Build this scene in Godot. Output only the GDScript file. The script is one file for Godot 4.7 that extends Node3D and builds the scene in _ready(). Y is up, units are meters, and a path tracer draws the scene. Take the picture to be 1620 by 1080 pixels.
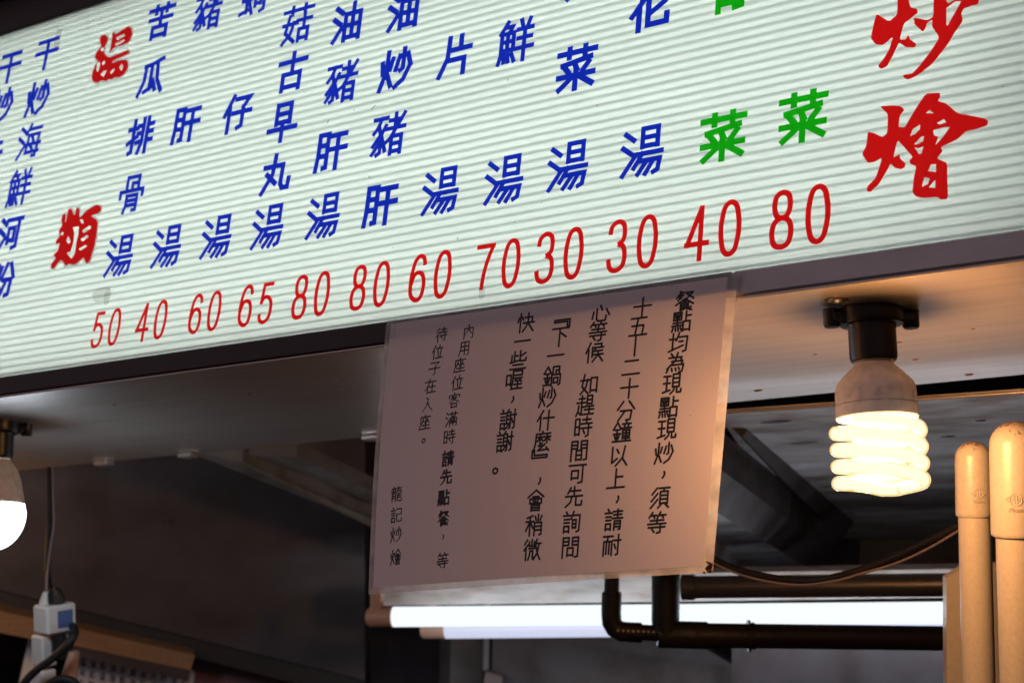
extends Node3D
# A night food stall: a back-lit menu sign on a steel canopy, a laminated notice, lamps and pipes under it.

# ---- camera and the sign's plane (metres, y up; x runs along the sign, z towards the street) ----
const CAM := Vector3(0.68354, 1.6, 1.00841)
const CX := Vector3(0.81751, 0.01352, -0.57575)
const CY := Vector3(0.10506, 0.97945, 0.17218)
const CZ := Vector3(0.56625, -0.20125, 0.79929)
const FOCAL := 2684.0
const SIGN_FOOT := Vector3(0, 1.88292, 0)
const SIGN_UP := Vector3(0, 0.99044, -0.13792)
const SIGN_OUT := Vector3(0, 0.13792, 0.99044)
const SOFFIT := 1.8619
const SIGN_LEFT := -0.98
const SIGN_RIGHT := 0.66
const SIGN_TALL := 0.388

# ---- strokes of the characters: "x y x y/..." on a 100 grid, or pieces "name x0 y0 x1 y1" joined by | ----
const STROKES := {
	"口": "12 16 12 96/12 16 88 16 88 96/12 86 88 86",
	"日": "15 4 15 98/15 4 85 4 85 98/15 50 85 50/15 93 85 93",
	"月": "18 5 18 60 8 98/18 5 84 5 84 94 66 95/18 34 84 34/18 62 84 62",
	"水": "20 6 80 22/6 36 68 52/15 97 88 62",
	"昜": "28 0 28 40/28 0 84 0 84 40/28 20 84 20/28 39 84 39/0 55 100 55/30 55 2 84/24 71 96 71 90 95 76 99/48 73 18 99/72 73 46 100",
	"艸": "0 50 100 50/28 8 28 92/72 8 72 92",
	"豕": "6 6 92 6/55 6 32 28 8 40/40 26 62 55 60 92 42 96/56 46 10 72/60 62 10 92/86 26 62 46/62 50 95 88",
	"者": "15 15 76 15/45 0 45 35/2 35 98 35/92 2 24 60 2 68/32 56 32 99/32 56 86 56 86 99/32 75 86 75/32 94 86 94",
	"干": "8 12 92 12/2 48 98 48/50 12 50 100",
	"人": "80 2 8 52/52 34 52 100",
	"子": "14 10 88 10 56 36/56 36 56 90 36 95/2 50 98 50",
	"手": "5 25 95 25/55 2 55 92 30 95/4 66 96 50",
	"非": "36 2 36 70 20 98/64 2 64 99/6 20 36 20/6 42 36 42/2 68 36 64/64 20 96 20/64 42 96 42/64 66 98 66",
	"古": "3 22 97 22/50 0 50 54/20 56 20 99/20 56 80 56 80 99/20 91 80 91",
	"女": "40 0 20 60 86 98/74 26 58 66 8 98/2 30 98 30",
	"由": "12 28 12 99/12 28 88 28 88 99/50 2 50 92/12 60 88 60/12 93 88 93",
	"火": "10 28 20 56/90 22 74 48/50 2 48 50 8 98/52 58 90 92",
	"少": "50 2 50 52 36 56/24 18 6 52/74 16 95 46/90 50 60 82 12 98",
	"魚": "45 0 10 26/38 12 74 12 58 26/18 28 18 70/18 28 84 28 84 70/51 28 51 68/18 48 84 48/18 69 84 69/8 99 18 80/34 80 38 97/56 80 62 97/78 80 94 98",
	"羊": "26 2 38 20/76 2 62 20/10 24 92 24/14 46 88 46/2 70 98 70/50 24 50 100",
	"米": "18 12 32 34/82 12 68 34/4 44 96 44/50 4 50 100/48 46 6 84/54 46 94 80",
	"分": "34 4 4 44/64 4 96 44/20 50 82 50 76 94 54 96/46 50 10 98",
	"可": "2 10 98 10/80 10 80 92 58 96/18 36 18 78/18 36 56 36 56 74/18 72 56 72",
	"虫": "50 2 50 90/16 24 84 24 84 56 16 56 16 24/4 92 84 82/72 66 94 96",
	"言": "38 0 54 10/4 18 96 18/16 36 84 36/16 52 84 52/18 69 18 99/18 69 82 69 82 99/18 93 82 93",
	"青": "8 12 92 12/12 27 88 27/50 2 50 44/2 44 98 44/22 57 22 99/22 57 80 57 80 95 64 97/22 70 80 70/22 84 80 84",
	"金": "50 2 4 36/50 2 96 36/26 38 74 38/8 58 92 58/50 38 50 92/24 68 34 82/76 68 66 82/2 94 98 94",
	"寸": "4 28 96 28/68 2 68 92 44 96/22 46 40 66",
	"寺": "14 14 86 14/50 0 50 34/2 34 98 34/2 56 98 56/70 36 70 92 48 97/24 66 38 82",
	"立": "50 2 50 22/6 24 94 24/28 36 38 82/74 34 60 90/0 92 100 92",
	"門": "6 4 6 100/6 5 40 5 40 40 6 40/6 23 40 23/60 5 60 40/60 5 94 5 94 95 78 97/60 23 94 23/60 40 94 40",
	"行": "70 2 10 32/80 28 5 66/50 50 50 100",
	"土": "5 32 95 32/50 4 50 86/2 92 98 78",
	"王": "5 12 95 12/8 46 92 46/50 12 50 84/2 90 98 80",
	"黑": "14 4 14 42/14 4 86 4 86 42/14 42 86 42/50 6 50 70/30 14 36 32/70 14 64 32/10 56 90 56/2 70 98 70/12 80 4 98/34 80 38 96/58 80 64 96/80 80 96 98",
	"占": "40 2 40 50/40 24 96 24/12 52 12 99/12 52 88 52 88 99/12 93 88 93",
	"見": "22 4 22 66/22 4 78 4 78 66/22 24 78 24/22 45 78 45/22 65 78 65/40 65 32 84 6 98/60 65 60 93 94 93 95 78",
	"苦": "艸 0 0 100 26|古 2 26 98 100", "瓜": "90 3 50 13 20 16/24 16 22 60 4 99/48 14 48 86/28 92 66 78/58 62 72 92/70 12 76 62 98 99",
	"排": "手 0 0 38 100|非 36 0 100 100", "骨": "28 4 28 40/28 4 74 4 74 40/50 22 50 40/50 22 74 22/6 58 6 42 94 42 94 58|月 22 54 84 100",
	"湯": "水 0 0 36 100|昜 32 0 100 100", "豬": "豕 0 0 46 100|者 44 0 100 100", "肝": "月 0 2 44 100|干 42 2 100 100", "仔": "人 0 0 38 100|子 34 2 100 98",
	"菇": "艸 0 0 100 24|女 0 26 50 100|古 48 26 100 100", "早": "日 16 0 84 54|2 68 98 68/50 50 50 100", "丸": "8 30 72 30 70 80 78 92 96 92 98 70/42 2 38 50 6 98/18 50 50 76",
	"油": "水 0 0 36 100|由 34 0 100 100", "炒": "火 0 0 42 100|少 47 0 100 100", "片": "28 4 26 55 4 99/28 36 94 36/64 4 64 36/28 62 78 62 78 99",
	"鮮": "魚 0 0 52 100|羊 50 0 100 100", "菜": "艸 0 0 100 24|88 30 12 40/18 46 28 58/46 42 52 55/84 42 70 58/2 68 98 68/50 56 50 100/46 68 6 97/54 68 96 95",
	"花": "艸 0 0 100 26|人 0 26 42 100|88 44 50 66/46 28 46 92 96 92 96 74", "海": "水 0 0 36 100|48 0 34 26/42 14 96 14/46 32 40 84/46 32 92 32 86 97 74 97/30 60 100 60/40 84 96 84/62 40 68 50/60 66 67 76",
	"河": "水 0 0 36 100|可 32 0 100 100", "粉": "米 0 0 46 100|分 42 0 100 100", "蚵": "虫 0 0 48 100|可 46 0 100 100", "牛": "26 4 10 44/18 30 90 30/2 60 98 60/52 2 52 100",
	"紫": "26 2 26 36/26 16 46 16/10 14 10 38/2 40 50 34/88 8 60 18/58 0 58 34 94 34/50 40 28 54 64 52/74 46 22 74 86 70/50 72 50 100/26 80 8 96/74 80 92 96",
	"餐": "24 1 24 14/24 8 44 8/22 15 6 34/16 20 40 20 14 46/20 28 30 36/54 10 90 10 58 42/60 16 96 42/50 40 4 68/50 40 96 68/42 52 58 52/30 62 70 62 70 84/30 62 30 97 52 90/30 73 70 73/30 84 70 84/54 86 90 98/86 82 74 90",
	"點": "黑 0 2 56 100|占 54 0 100 100", "均": "土 0 0 40 100|52 2 38 40/46 24 96 24 92 92 76 96/54 46 74 46/48 76 76 66", "為": "22 4 34 18/58 2 46 40 6 78/12 24 80 24 74 42/28 42 86 42 80 58/22 60 92 60 86 94 70 97/12 76 4 94/30 76 34 90/50 76 54 88/66 74 72 84",
	"現": "王 0 0 40 100|見 38 0 100 100", "須": "32 4 6 34/36 30 4 66/38 58 2 98|42 6 98 6/70 6 66 22/50 22 50 78/50 22 90 22 90 78/50 40 90 40/50 58 90 58/50 77 90 77/60 80 42 98/78 80 98 98",
	"等": "24 0 6 24/16 14 46 14/30 16 36 26/66 0 52 24/60 14 96 14/74 16 82 26/14 38 86 38/50 28 50 54/2 54 98 54/6 70 94 70/70 56 70 94 52 97/26 78 38 92",
	"十": "3 45 97 45/50 3 50 98", "五": "8 8 92 8/46 8 34 92/14 46 78 46 72 92/2 93 98 93", "｜": "50 0 50 100", "二": "14 18 86 18/3 84 97 84", "一": "3 50 97 50",
	"鐘": "金 0 0 46 100|72 0 72 10/50 11 96 11/62 16 64 28/84 16 80 28/46 31 100 31/54 42 92 42 92 70 54 70 54 42/54 56 92 56/73 42 73 93/52 81 94 81/46 94 100 94",
	"以": "14 8 14 84 42 64/38 20 50 38/82 6 72 62 36 98/70 62 97 98", "上": "48 4 48 92/48 42 86 42/2 93 98 93", "請": "言 0 0 42 100|青 42 0 100 100",
	"耐": "而 0 0 56 100|寸 54 0 100 100", "而": "2 8 98 8/50 8 42 30/10 32 10 98/10 32 90 32 90 97/36 32 36 90/64 32 64 90", "心": "8 44 2 80/26 30 26 84 36 93 76 93 80 68/44 14 56 38/78 34 97 66",
	"候": "人 0 0 32 100|38 26 38 74/48 10 88 10 86 27/42 28 99 28/56 32 46 48/52 45 94 45/42 63 99 63/72 45 70 66 42 98/73 66 99 98", "如": "女 0 0 56 100|口 54 6 100 96",
	"趕": "14 14 46 14/30 0 30 34/2 34 50 34/30 34 30 86/30 56 48 56/14 48 12 74 2 98/10 78 26 93 99 93|日 54 0 94 44|50 54 98 54/48 70 100 70/74 54 74 88", "時": "日 0 6 34 90|寺 36 0 100 100",
	"間": "門 0 0 100 100|日 28 48 72 98", "問": "門 0 0 100 100|口 28 46 72 94", "先": "30 6 14 34/22 22 86 22/50 2 50 48/2 48 98 48/38 48 32 76 4 98/62 48 62 91 94 92 96 72",
	"詢": "言 0 0 44 100|60 0 46 36/52 18 96 18 94 92 80 97|日 52 38 80 80", "下": "2 8 98 8/46 8 46 100/54 32 84 54",
	"鍋": "金 0 0 46 100|54 4 54 40/54 4 90 4 90 40/72 22 72 40/72 22 90 22/48 44 48 100/48 44 98 44 98 93 88 97/60 60 60 86/60 60 84 60 84 86/60 85 84 85", "什": "人 0 0 44 100|38 40 100 40/68 3 68 100",
	"麼": "50 0 50 10/14 12 96 12/14 12 12 60 2 98/22 28 56 28/38 18 38 58/38 30 22 48/40 32 54 46/60 28 98 28/78 18 78 58/78 30 62 48/80 32 96 46/52 58 30 72 64 70/68 64 28 94 88 90/76 80 92 97",
	"會": "50 0 4 34/50 0 96 34/32 32 68 32/16 42 84 42 84 64 16 64 16 42/50 42 50 64/34 47 40 58/66 47 60 58/26 73 26 100/26 73 74 73 74 100/26 85 74 85/26 97 74 97",
	"稍": "42 4 8 14/2 32 48 32/26 12 26 100/24 34 4 76/28 36 46 64/74 0 74 30/56 8 62 26/94 6 86 26/54 38 54 100/54 38 95 38 95 95 84 97/54 56 95 56/54 74 95 74",
	"微": "20 2 4 24/24 26 2 52/14 42 14 100/32 12 32 32 62 32 62 12/47 2 47 32/30 44 64 44/38 56 36 78 28 98/38 56 54 56 54 92 66 86/76 2 66 40/72 22 100 22/90 24 82 66 60 98/72 34 82 70 98 98",
	"快": "18 2 18 100/8 24 4 46/28 20 34 36/44 24 88 24 86 52/34 52 100 52/64 2 64 44 54 72 34 98/66 56 97 98", "些": "26 4 26 56/26 26 46 26/10 22 10 58/2 60 50 52/92 14 62 30/60 2 60 54 94 54 96 40/20 73 80 73/3 94 97 94",
	"喔": "口 0 14 34 80|42 4 42 60 34 98/42 5 96 5 96 27 42 27/48 42 97 42/66 42 56 56 90 56/84 48 94 62/50 74 95 74/72 58 72 94/44 95 100 95", "謝": "言 0 0 36 100|52 0 46 12/42 14 42 72/42 14 64 14 64 92 56 96/42 32 64 32/42 50 64 50/34 72 66 70/64 70 36 98|寸 64 0 100 100",
	"內": "14 24 14 100/14 26 88 26 88 94 72 97/50 2 50 30 24 72/50 34 78 66", "用": "20 6 18 60 4 98/20 6 86 6 86 95 70 97/20 36 86 36/19 64 86 64/52 8 52 96",
	"座": "50 0 50 10/12 12 96 12/13 12 12 60 2 98/36 24 22 56/36 40 48 52/74 24 60 56/74 40 90 54/56 18 56 92/26 70 88 70/16 93 98 93", "位": "人 0 0 40 100|立 36 0 100 100",
	"客": "50 0 50 12/6 30 6 14 94 14 94 30/40 20 14 48/32 30 72 30 12 68/36 36 94 66/28 72 28 100/28 72 74 72 74 100/28 95 74 95", "滿": "水 0 0 32 100|32 16 100 16/52 4 52 34/80 4 80 34/52 34 80 34/38 46 38 100/38 46 96 46 96 95 88 97/66 34 66 96/52 56 46 80/52 60 60 78/80 56 74 80/80 60 88 78",
	"待": "行 0 0 40 100|寺 36 0 100 100", "在": "2 20 98 20/42 2 34 44 4 80/24 48 24 100/40 56 92 56/66 34 66 92/34 93 98 93", "入": "36 4 52 10 40 56 6 98/48 34 66 70 97 96",
	"龍": "26 0 26 10/6 12 48 12/16 18 20 28/38 18 34 28/2 32 52 32/10 44 10 98/10 44 44 44 44 93 34 96/10 60 44 60/10 76 44 76/60 2 60 26/60 10 92 10/60 26 90 26 90 44 60 44/60 44 60 90 68 96 94 96 96 80/66 58 88 58/66 72 88 72",
	"記": "言 0 0 44 100|52 10 94 10 94 46 54 46/53 44 53 84 60 93 96 93 97 74", "燴": "火 0 0 40 100|會 36 0 100 100",
	"，": "52 20 56 30 54 42 44 56", "。": "50 34 64 40 68 52 62 64 50 68 38 64 32 52 36 40 50 34", "『": "5 58 5 40 95 40 95 98 82 98 82 58 5 58", "』": "95 42 95 62 5 62 5 2 18 2 18 42 95 42",
}
# numerals as smooth curves on the same grid (c = a curve through the points)
const NUMERALS := {
	"0": "c 50 2 26 10 14 34 12 50 14 66 26 90 50 98 74 90 86 66 88 50 86 34 74 10 50 2",
	"3": "c 14 26 20 10 48 2 74 8 82 24 76 40 52 47/c 52 47 78 52 88 70 80 90 50 98 22 92 12 74", "4": "l 66 98 66 4/l 64 5 10 70/l 8 70 94 70",
	"5": "l 80 5 26 5 18 48/c 18 48 32 38 54 36 80 46 88 66 80 88 50 98 22 92 12 76", "6": "c 84 24 76 8 52 2 28 12 15 36 12 62 20 86 50 98 78 92 88 68 78 46 52 38 28 44 14 64",
	"7": "l 8 5 88 5/c 88 5 64 34 48 66 42 98", "8": "c 50 2 26 8 19 25 28 42 50 47 72 42 81 25 74 8 50 2/c 50 47 22 54 12 72 22 92 50 98 78 92 88 72 78 54 50 47",
}
# outlines of the brush-written characters on the sign's face, in millimetres (x along the sign, y up from its foot)
const BRUSH := {
	"stir_fire": "269.2 189.6 269.4 181.9 269.3 170.5 263.6 166.5 254.3 174.9 252.5 167.6 250.5 156.7 254.7 151.1 259.8 149.5 266.8 154.4 264.2 145.2 260.1 138.6 256.6 134.9 257.4 132.9 259.3 131.7 263.1 132.7 267.8 141.4 271.2 148.9 276.3 144 282.6 142.5 283.5 145 278.7 149.7 277.7 153.4 275.8 150.1 271.6 151 274.4 162.4 280 165.6 284.2 168.4 283.4 171.6 279.1 173.4 277.2 180 277 187.7",
	"stir_few": "295.1 184.6 295 162.8 291 161 283.1 164.6 281.2 165.1 282 159.9 288 152.9 290 155.7 290.7 158.9 294.4 160.7 294.2 155.5 299.6 146.1 294.5 138.3 286.3 128.3 280.9 123.3 274.6 123.8 275.1 121.6 278.2 119.5 283.7 120.8 294.7 127.2 305.4 139.5 310.1 147.3 315.7 154.8 314.4 160.3 316 163.7 321.4 164.6 325.5 164.3 326.6 167 324.8 171.2 317.3 174.5 311.8 172.6 304.3 170 303.9 182.4",
	"stir_few_holes": "304.1 167 310.2 170.6 314.3 169.6 305.2 153.9 304.3 154.2",
	"braise": "258.6 103.9 267.4 102.9 273.7 100.9 276.2 97.5 273.2 94.4 272.2 85.9 276.8 85 282.8 95.4 290.9 106.8 300.5 105.3 300.8 101.9 299.2 99.6 304.7 96.7 312.8 87.9 323.5 83.7 331.4 80.4 333.2 77.9 332.5 75.3 326.2 74.2 318.3 73.8 313.1 69.4 301.7 65.9 303.1 62.8 299.2 58.3 306.3 53.8 306.5 42.6 307.2 28.5 302.3 28.7 300 31.1 289.5 31.9 284.8 34.4 282.9 37.5 283.6 46.5 285.3 55.4 280.9 57.7 280.5 60.6 282.8 62.3 276.5 70.6 271.9 76.5 269 64.1 273.5 66.1 274.2 62.4 277.8 58.9 277.5 56.1 274.8 54.9 270.6 56.6 267.3 60.5 265.7 56.8 259.7 47.1 253.6 42.1 251 43.6 251.3 46.4 257.5 52.5 261.3 65.8 255.8 63.6 251.5 63.6 246.8 71 249.7 76.3 250.6 86.8 255.2 84.8 260.9 80.8 264.4 83 264.7 96.8",
	"braise_holes": "291.1 92.3 293.6 94.2 296.3 91.2/298.8 83.6 303.5 85.5 305.1 83 300.8 82.2/280.5 77.8 282.4 82.4 287.2 84.7 287.2 81.5 283.9 78.6/296.4 79 303.6 79.8 307.6 79 303 72.8 298.1 68 299.9 73.4 296.9 75.4/283.3 71.1 288 75.6 290.1 75.9 289.5 72.5 286.1 71/283.8 69.2 286.1 67.7 289.9 68.5 288.7 64.1 286.9 63.7/293.5 50.4 295.2 54.7 298.6 54.3 298.7 48.8/289.4 39.9 290.9 46.3 294.7 45 293.4 41.3/294.1 38.8 298.3 43.3 298.4 37.7",
	"soup_sun": "-551 349.5 -546.6 345.3 -538.1 348.5 -530.3 350.5 -525.7 348.4 -523.2 345 -521.9 339.5 -523.1 334.1 -525.9 331.8 -532.3 331.1 -545.6 330.9 -551 325.4 -550.7 334.6 -551.4 346.4",
	"soup_sun_holes": "-545.8 341.9 -533.6 343.3 -532.1 340.6 -542.5 338.5/-545.7 334.8 -532.9 337 -531.6 334.7 -542.6 332.1",
	"soup_water": "-565 349.3 -560 347.1 -557.1 343.6 -557.1 340 -559.3 337.2 -559.8 328.3 -553.8 323 -549.5 320.8 -535.2 322.1 -524.7 323.3 -520.3 320.7 -521.2 319 -534.1 317.4 -543.7 316.1 -543.9 313.2 -534.9 314.2 -525.6 313.3 -521.2 310.4 -519.1 304.6 -520.3 301.1 -523.3 296.7 -530.4 295.1 -535.7 296.5 -539.4 294.9 -544.8 296.5 -547.8 295 -555 297.2 -560.6 295.8 -567.1 298.2 -570.8 303.1 -571.1 309.6 -569.2 316.9 -565.9 320.7 -571.1 324.8 -572.4 327.9 -570.4 332 -564.9 337.2 -568.8 342.6 -569.6 347.4 -567.8 349.2",
	"soup_water_holes": "-567.2 319 -563 319.4 -561.7 314 -563.2 307.9 -566.4 311.1/-560 317.4 -556.2 319.2 -554.7 316.3 -557.4 313.7/-558.4 304.3 -555 307.4 -549.8 306.9 -553.3 300.7/-544.5 304.1 -539 307.1 -538.4 304.4 -542.6 301.1/-532.2 306.2 -529.7 309.5 -526.6 306.9 -527.8 301.5/-565.6 333.1 -563.8 335 -560.8 334.3 -560.8 331.1 -563.3 330.8",
	"kind": "-526.3 160.4 -522.3 158.3 -520.5 155.3 -521.6 153 -524.7 151.8 -533.6 150.9 -530.7 148.4 -524.9 145.6 -522.1 141.4 -520.7 128.8 -520.6 117.3 -522.4 110.9 -523.1 104.5 -525.5 101.6 -528.9 102.8 -533.1 108.4 -538.1 105.8 -545.3 102.7 -552.2 104.9 -557.5 103.2 -560.9 107.4 -565.6 110.7 -569.7 107.8 -573.7 102.9 -576.7 103.3 -578.8 105.7 -578.7 108.6 -573.6 113.7 -578.1 117.3 -572.7 121.1 -571.8 129 -577.5 128.3 -578 132.4 -573.7 136 -576.9 142.4 -573.4 146.9 -576.4 153.3 -576 158.3 -573.4 159.4 -570.9 157.5 -570.3 149.8 -568.9 150 -568.9 157.2 -568.9 162.5 -565.8 163.2 -561.9 160.5 -558.9 155.4 -557 156.1 -557.5 161.3 -554.9 162.6 -551.7 159.9 -550.4 151.7 -548.7 151.9 -540.9 157.4 -532.6 160.6",
	"kind_holes": "-549.1 149 -545.1 148.8 -542.3 144.6 -545.1 144.6/-556.8 142.6 -548.6 142.2 -547.2 134.5 -547.9 126.3 -547.2 114.5 -550.5 109.6 -559.3 116.7 -553.7 117.5 -552.1 126.9 -553.2 135.4/-542.6 136.7 -533.9 140.8 -530.9 139.5 -531.2 137 -539.6 134.2/-542.7 128.4 -534.3 131.3 -531.5 129.2 -539.1 125.4/-542.5 118.4 -534.1 121.3 -531.2 119.6 -539.7 116.3/-563.2 129.4 -561.3 134.1 -556.3 127.5 -558.8 126/-573.5 137.6 -571.3 140.2 -569.1 138.6 -570.1 135.9",
}

const NOTICE := [
	["餐點均為現點現炒，須等", "265.5 16.2 264.4 31.3 263.3 46.9 262.6 61.8 261.4 77 259.9 93.7 260.3 109.6 259.3 126.8 260.4 143.8 259.1 158.4 258.1 176.2"],
	["十五｜二十分鐘以上，請耐", "231.9 16.7 230 31.1 228.7 45.5 227 61.3 226.9 76.8 225.7 93.2 224 108.7 222.9 125.7 222.2 142.2 224.8 158.6 222.8 171.5 222.8 189.6"],
	["心等候如趕時間可先詢問", "197.9 16.5 196.6 31 195.3 46.5 193.1 70.3 191.4 86.3 191.2 102.1 189.4 119.2 189.3 136 188.1 152.7 187.6 171 188.1 188.9"],
	["『下一鍋炒什麼』，會稍微", "165.2 19.2 164.6 31.2 162.1 45.3 160.7 61 158.2 76.7 158.1 94 156.8 109.8 155.5 120.6 157.3 140.5 155.1 153.1 155 171.1 154.9 188.7"],
	["快一些喔，謝謝。", "132.9 16.5 131.4 30.8 129.4 45.6 127.3 60.5 127.6 77 124.9 90.5 123.5 107 116.9 128.4"],
	["內用座位客滿時請先點餐，等", "81 17.7 78.6 30.8 75.7 43.9 74.6 57.6 73.4 71 72.3 85.3 71.8 99.2 72 115.6 71.5 129.6 70.4 145 71.2 160.6 71.9 175.8 72.7 191.9"],
	["待位子在入座。", "55.4 17.3 53.1 31 51.8 43.8 49.5 57.6 48.4 72 47.2 85.9 47.2 100"],
	["龍記炒燴", "24.2 139.2 25 155 25.6 169.8 26.4 186.7"],
]
# the menu: character, millimetres along the sign, millimetres above its foot
const MENU_BLUE := "苦 -484 346 瓜 -483 286 排 -484 224 骨 -482 165 湯 -484 103 豬 -419 340 肝 -423 225 湯 -422 103 蚵 -359 341 仔 -358 223 湯 -360 103 菇 -299 299 古 -297 251 早 -299 202 丸 -298 153 湯 -299 103 油 -238 286 豬 -236 227 肝 -237 164 湯 -236 103 油 -175 283 炒 -176 227 豬 -175 166 肝 -174 104 片 -113 226 湯 -113 105 鮮 -53 225 湯 -51 104 紫 8 267 菜 8 188 湯 8 105 花 71 225 湯 73 105 干 -650 349 炒 -650 298 海 -650 250 鮮 -651 200 河 -652 151 粉 -649 101 干 -707 346 炒 -707 301 牛 -708 250"
const MENU_GREEN := "青 139 224 菜 140 105 菜 202 108"
const PRICES := "50 -484 40 -425 60 -359 65 -299 80 -237 80 -174 60 -113 70 -48 30 8 30 71 40 137 80 203 70 -655"

var M := {}
var noise_cache := {}
var glyph_cache := {}

# ---------------------------------------------------------------- helpers
func pt(x: float, y: float, depth: float) -> Vector3:      # the point seen at a pixel of the photograph at that distance
	return CAM + (CX * (x - 810.0) / FOCAL - CY * (y - 540.0) / FOCAL - CZ) * depth

func on_level(x: float, y: float, level: float) -> Vector3:  # the point of a horizontal sheet seen at a pixel
	var d := CX * (x - 810.0) / FOCAL - CY * (y - 540.0) / FOCAL - CZ
	return CAM + d * ((level - CAM.y) / d.y)

func begin() -> SurfaceTool:
	var s := SurfaceTool.new()
	s.begin(Mesh.PRIMITIVE_TRIANGLES)
	return s

func tri(s: SurfaceTool, a: Vector3, b: Vector3, c: Vector3) -> void:
	var n := (c - a).cross(b - a).normalized()
	for v: Vector3 in [a, b, c]:
		s.set_normal(n)
		s.set_uv(Vector2(v.x, v.y))
		s.add_vertex(v)

func quad(s: SurfaceTool, a: Vector3, b: Vector3, c: Vector3, d: Vector3) -> void:
	tri(s, a, b, c)
	tri(s, a, c, d)

func smooth_quad(s: SurfaceTool, p: Array, n: Array) -> void:
	var order := [0, 1, 2, 0, 2, 3]
	if (p[2] - p[0]).cross(p[1] - p[0]).dot(n[0] + n[2]) < 0.0:
		order = [0, 2, 1, 0, 3, 2]
	for k: int in order:
		s.set_normal(n[k])
		s.set_uv(Vector2(p[k].x, p[k].y))
		s.add_vertex(p[k])

func slab(s: SurfaceTool, face: Array, back: Vector3) -> void:   # a convex plate: its face and how far it goes back
	var n: Vector3 = (face[2] - face[0]).cross(face[1] - face[0])
	var f := face.duplicate()
	if n.dot(back) > 0.0:
		f.reverse()
	var k := f.size()
	for i in range(1, k - 1):
		tri(s, f[0], f[i], f[i + 1])
		tri(s, f[0] + back, f[i + 1] + back, f[i] + back)
	for i in k:
		var a: Vector3 = f[i]
		var b: Vector3 = f[(i + 1) % k]
		quad(s, a, a + back, b + back, b)

func cuboid(s: SurfaceTool, mid: Vector3, size: Vector3, turn := Basis.IDENTITY, edge := 0.0) -> void:   # a box with chamfered edges
	var h := size / 2.0
	var e := minf(edge, minf(h.x, minf(h.y, h.z)) * 0.9)
	var corner := func(sx: float, sy: float, sz: float, axis: int) -> Vector3:
		var v := Vector3(sx * (h.x - e), sy * (h.y - e), sz * (h.z - e))
		v[axis] = [sx, sy, sz][axis] * h[axis]
		return mid + turn * v
	var face_up := func(a: Vector3, b: Vector3, c: Vector3, d: Vector3) -> void:
		var n := (c - a).cross(b - a)
		if n.dot((a + b + c + d) / 4.0 - mid) < 0.0:
			quad(s, a, d, c, b)
		else:
			quad(s, a, b, c, d)
	for g: float in [-1.0, 1.0]:
		face_up.call(corner.call(g, -1, -1, 0), corner.call(g, 1, -1, 0), corner.call(g, 1, 1, 0), corner.call(g, -1, 1, 0))
		face_up.call(corner.call(-1, g, -1, 1), corner.call(1, g, -1, 1), corner.call(1, g, 1, 1), corner.call(-1, g, 1, 1))
		face_up.call(corner.call(-1, -1, g, 2), corner.call(1, -1, g, 2), corner.call(1, 1, g, 2), corner.call(-1, 1, g, 2))
	if e <= 0.0:
		return
	for g: float in [-1.0, 1.0]:
		for k: float in [-1.0, 1.0]:
			face_up.call(corner.call(g, k, -1, 0), corner.call(g, k, 1, 0), corner.call(g, k, 1, 1), corner.call(g, k, -1, 1))
			face_up.call(corner.call(g, -1, k, 0), corner.call(g, 1, k, 0), corner.call(g, 1, k, 2), corner.call(g, -1, k, 2))
			face_up.call(corner.call(-1, g, k, 1), corner.call(1, g, k, 1), corner.call(1, g, k, 2), corner.call(-1, g, k, 2))
			for q: float in [-1.0, 1.0]:
				var a: Vector3 = corner.call(g, k, q, 0)
				var b: Vector3 = corner.call(g, k, q, 1)
				var c: Vector3 = corner.call(g, k, q, 2)
				if (c - a).cross(b - a).dot(a - mid) < 0.0:
					tri(s, a, c, b)
				else:
					tri(s, a, b, c)

func tube(s: SurfaceTool, path: Array, radius, sides := 12, closed_ends := true) -> void:   # radius: one number or one for each point
	var k := path.size()
	var side := Vector3.UP
	var rings := []
	var outs := []
	for i in k:
		var t: Vector3 = (path[mini(i + 1, k - 1)] - path[maxi(i - 1, 0)]).normalized()
		if i == 0:
			side = t.cross(Vector3(0.31, 0.83, 0.46)).normalized()
		else:
			side = (side - t * side.dot(t)).normalized()
		var up := t.cross(side)
		var ring := []
		var out := []
		var r: float = radius[i] if radius is Array else radius
		for j in sides:
			var a := TAU * j / sides
			var n := side * cos(a) + up * sin(a)
			ring.append(path[i] + n * r)
			out.append(n)
		rings.append(ring)
		outs.append(out)
	for i in k - 1:
		for j in sides:
			var m := (j + 1) % sides
			smooth_quad(s, [rings[i][j], rings[i][m], rings[i + 1][m], rings[i + 1][j]], [outs[i][j], outs[i][m], outs[i + 1][m], outs[i + 1][j]])
	if closed_ends:
		for end: int in [0, k - 1]:
			var away: Vector3 = path[0] - path[1] if end == 0 else path[k - 1] - path[k - 2]
			for j in sides:
				var a: Vector3 = rings[end][j]
				var b: Vector3 = rings[end][(j + 1) % sides]
				if (b - path[end]).cross(a - path[end]).dot(away) > 0.0:
					tri(s, path[end], a, b)
				else:
					tri(s, path[end], b, a)

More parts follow.
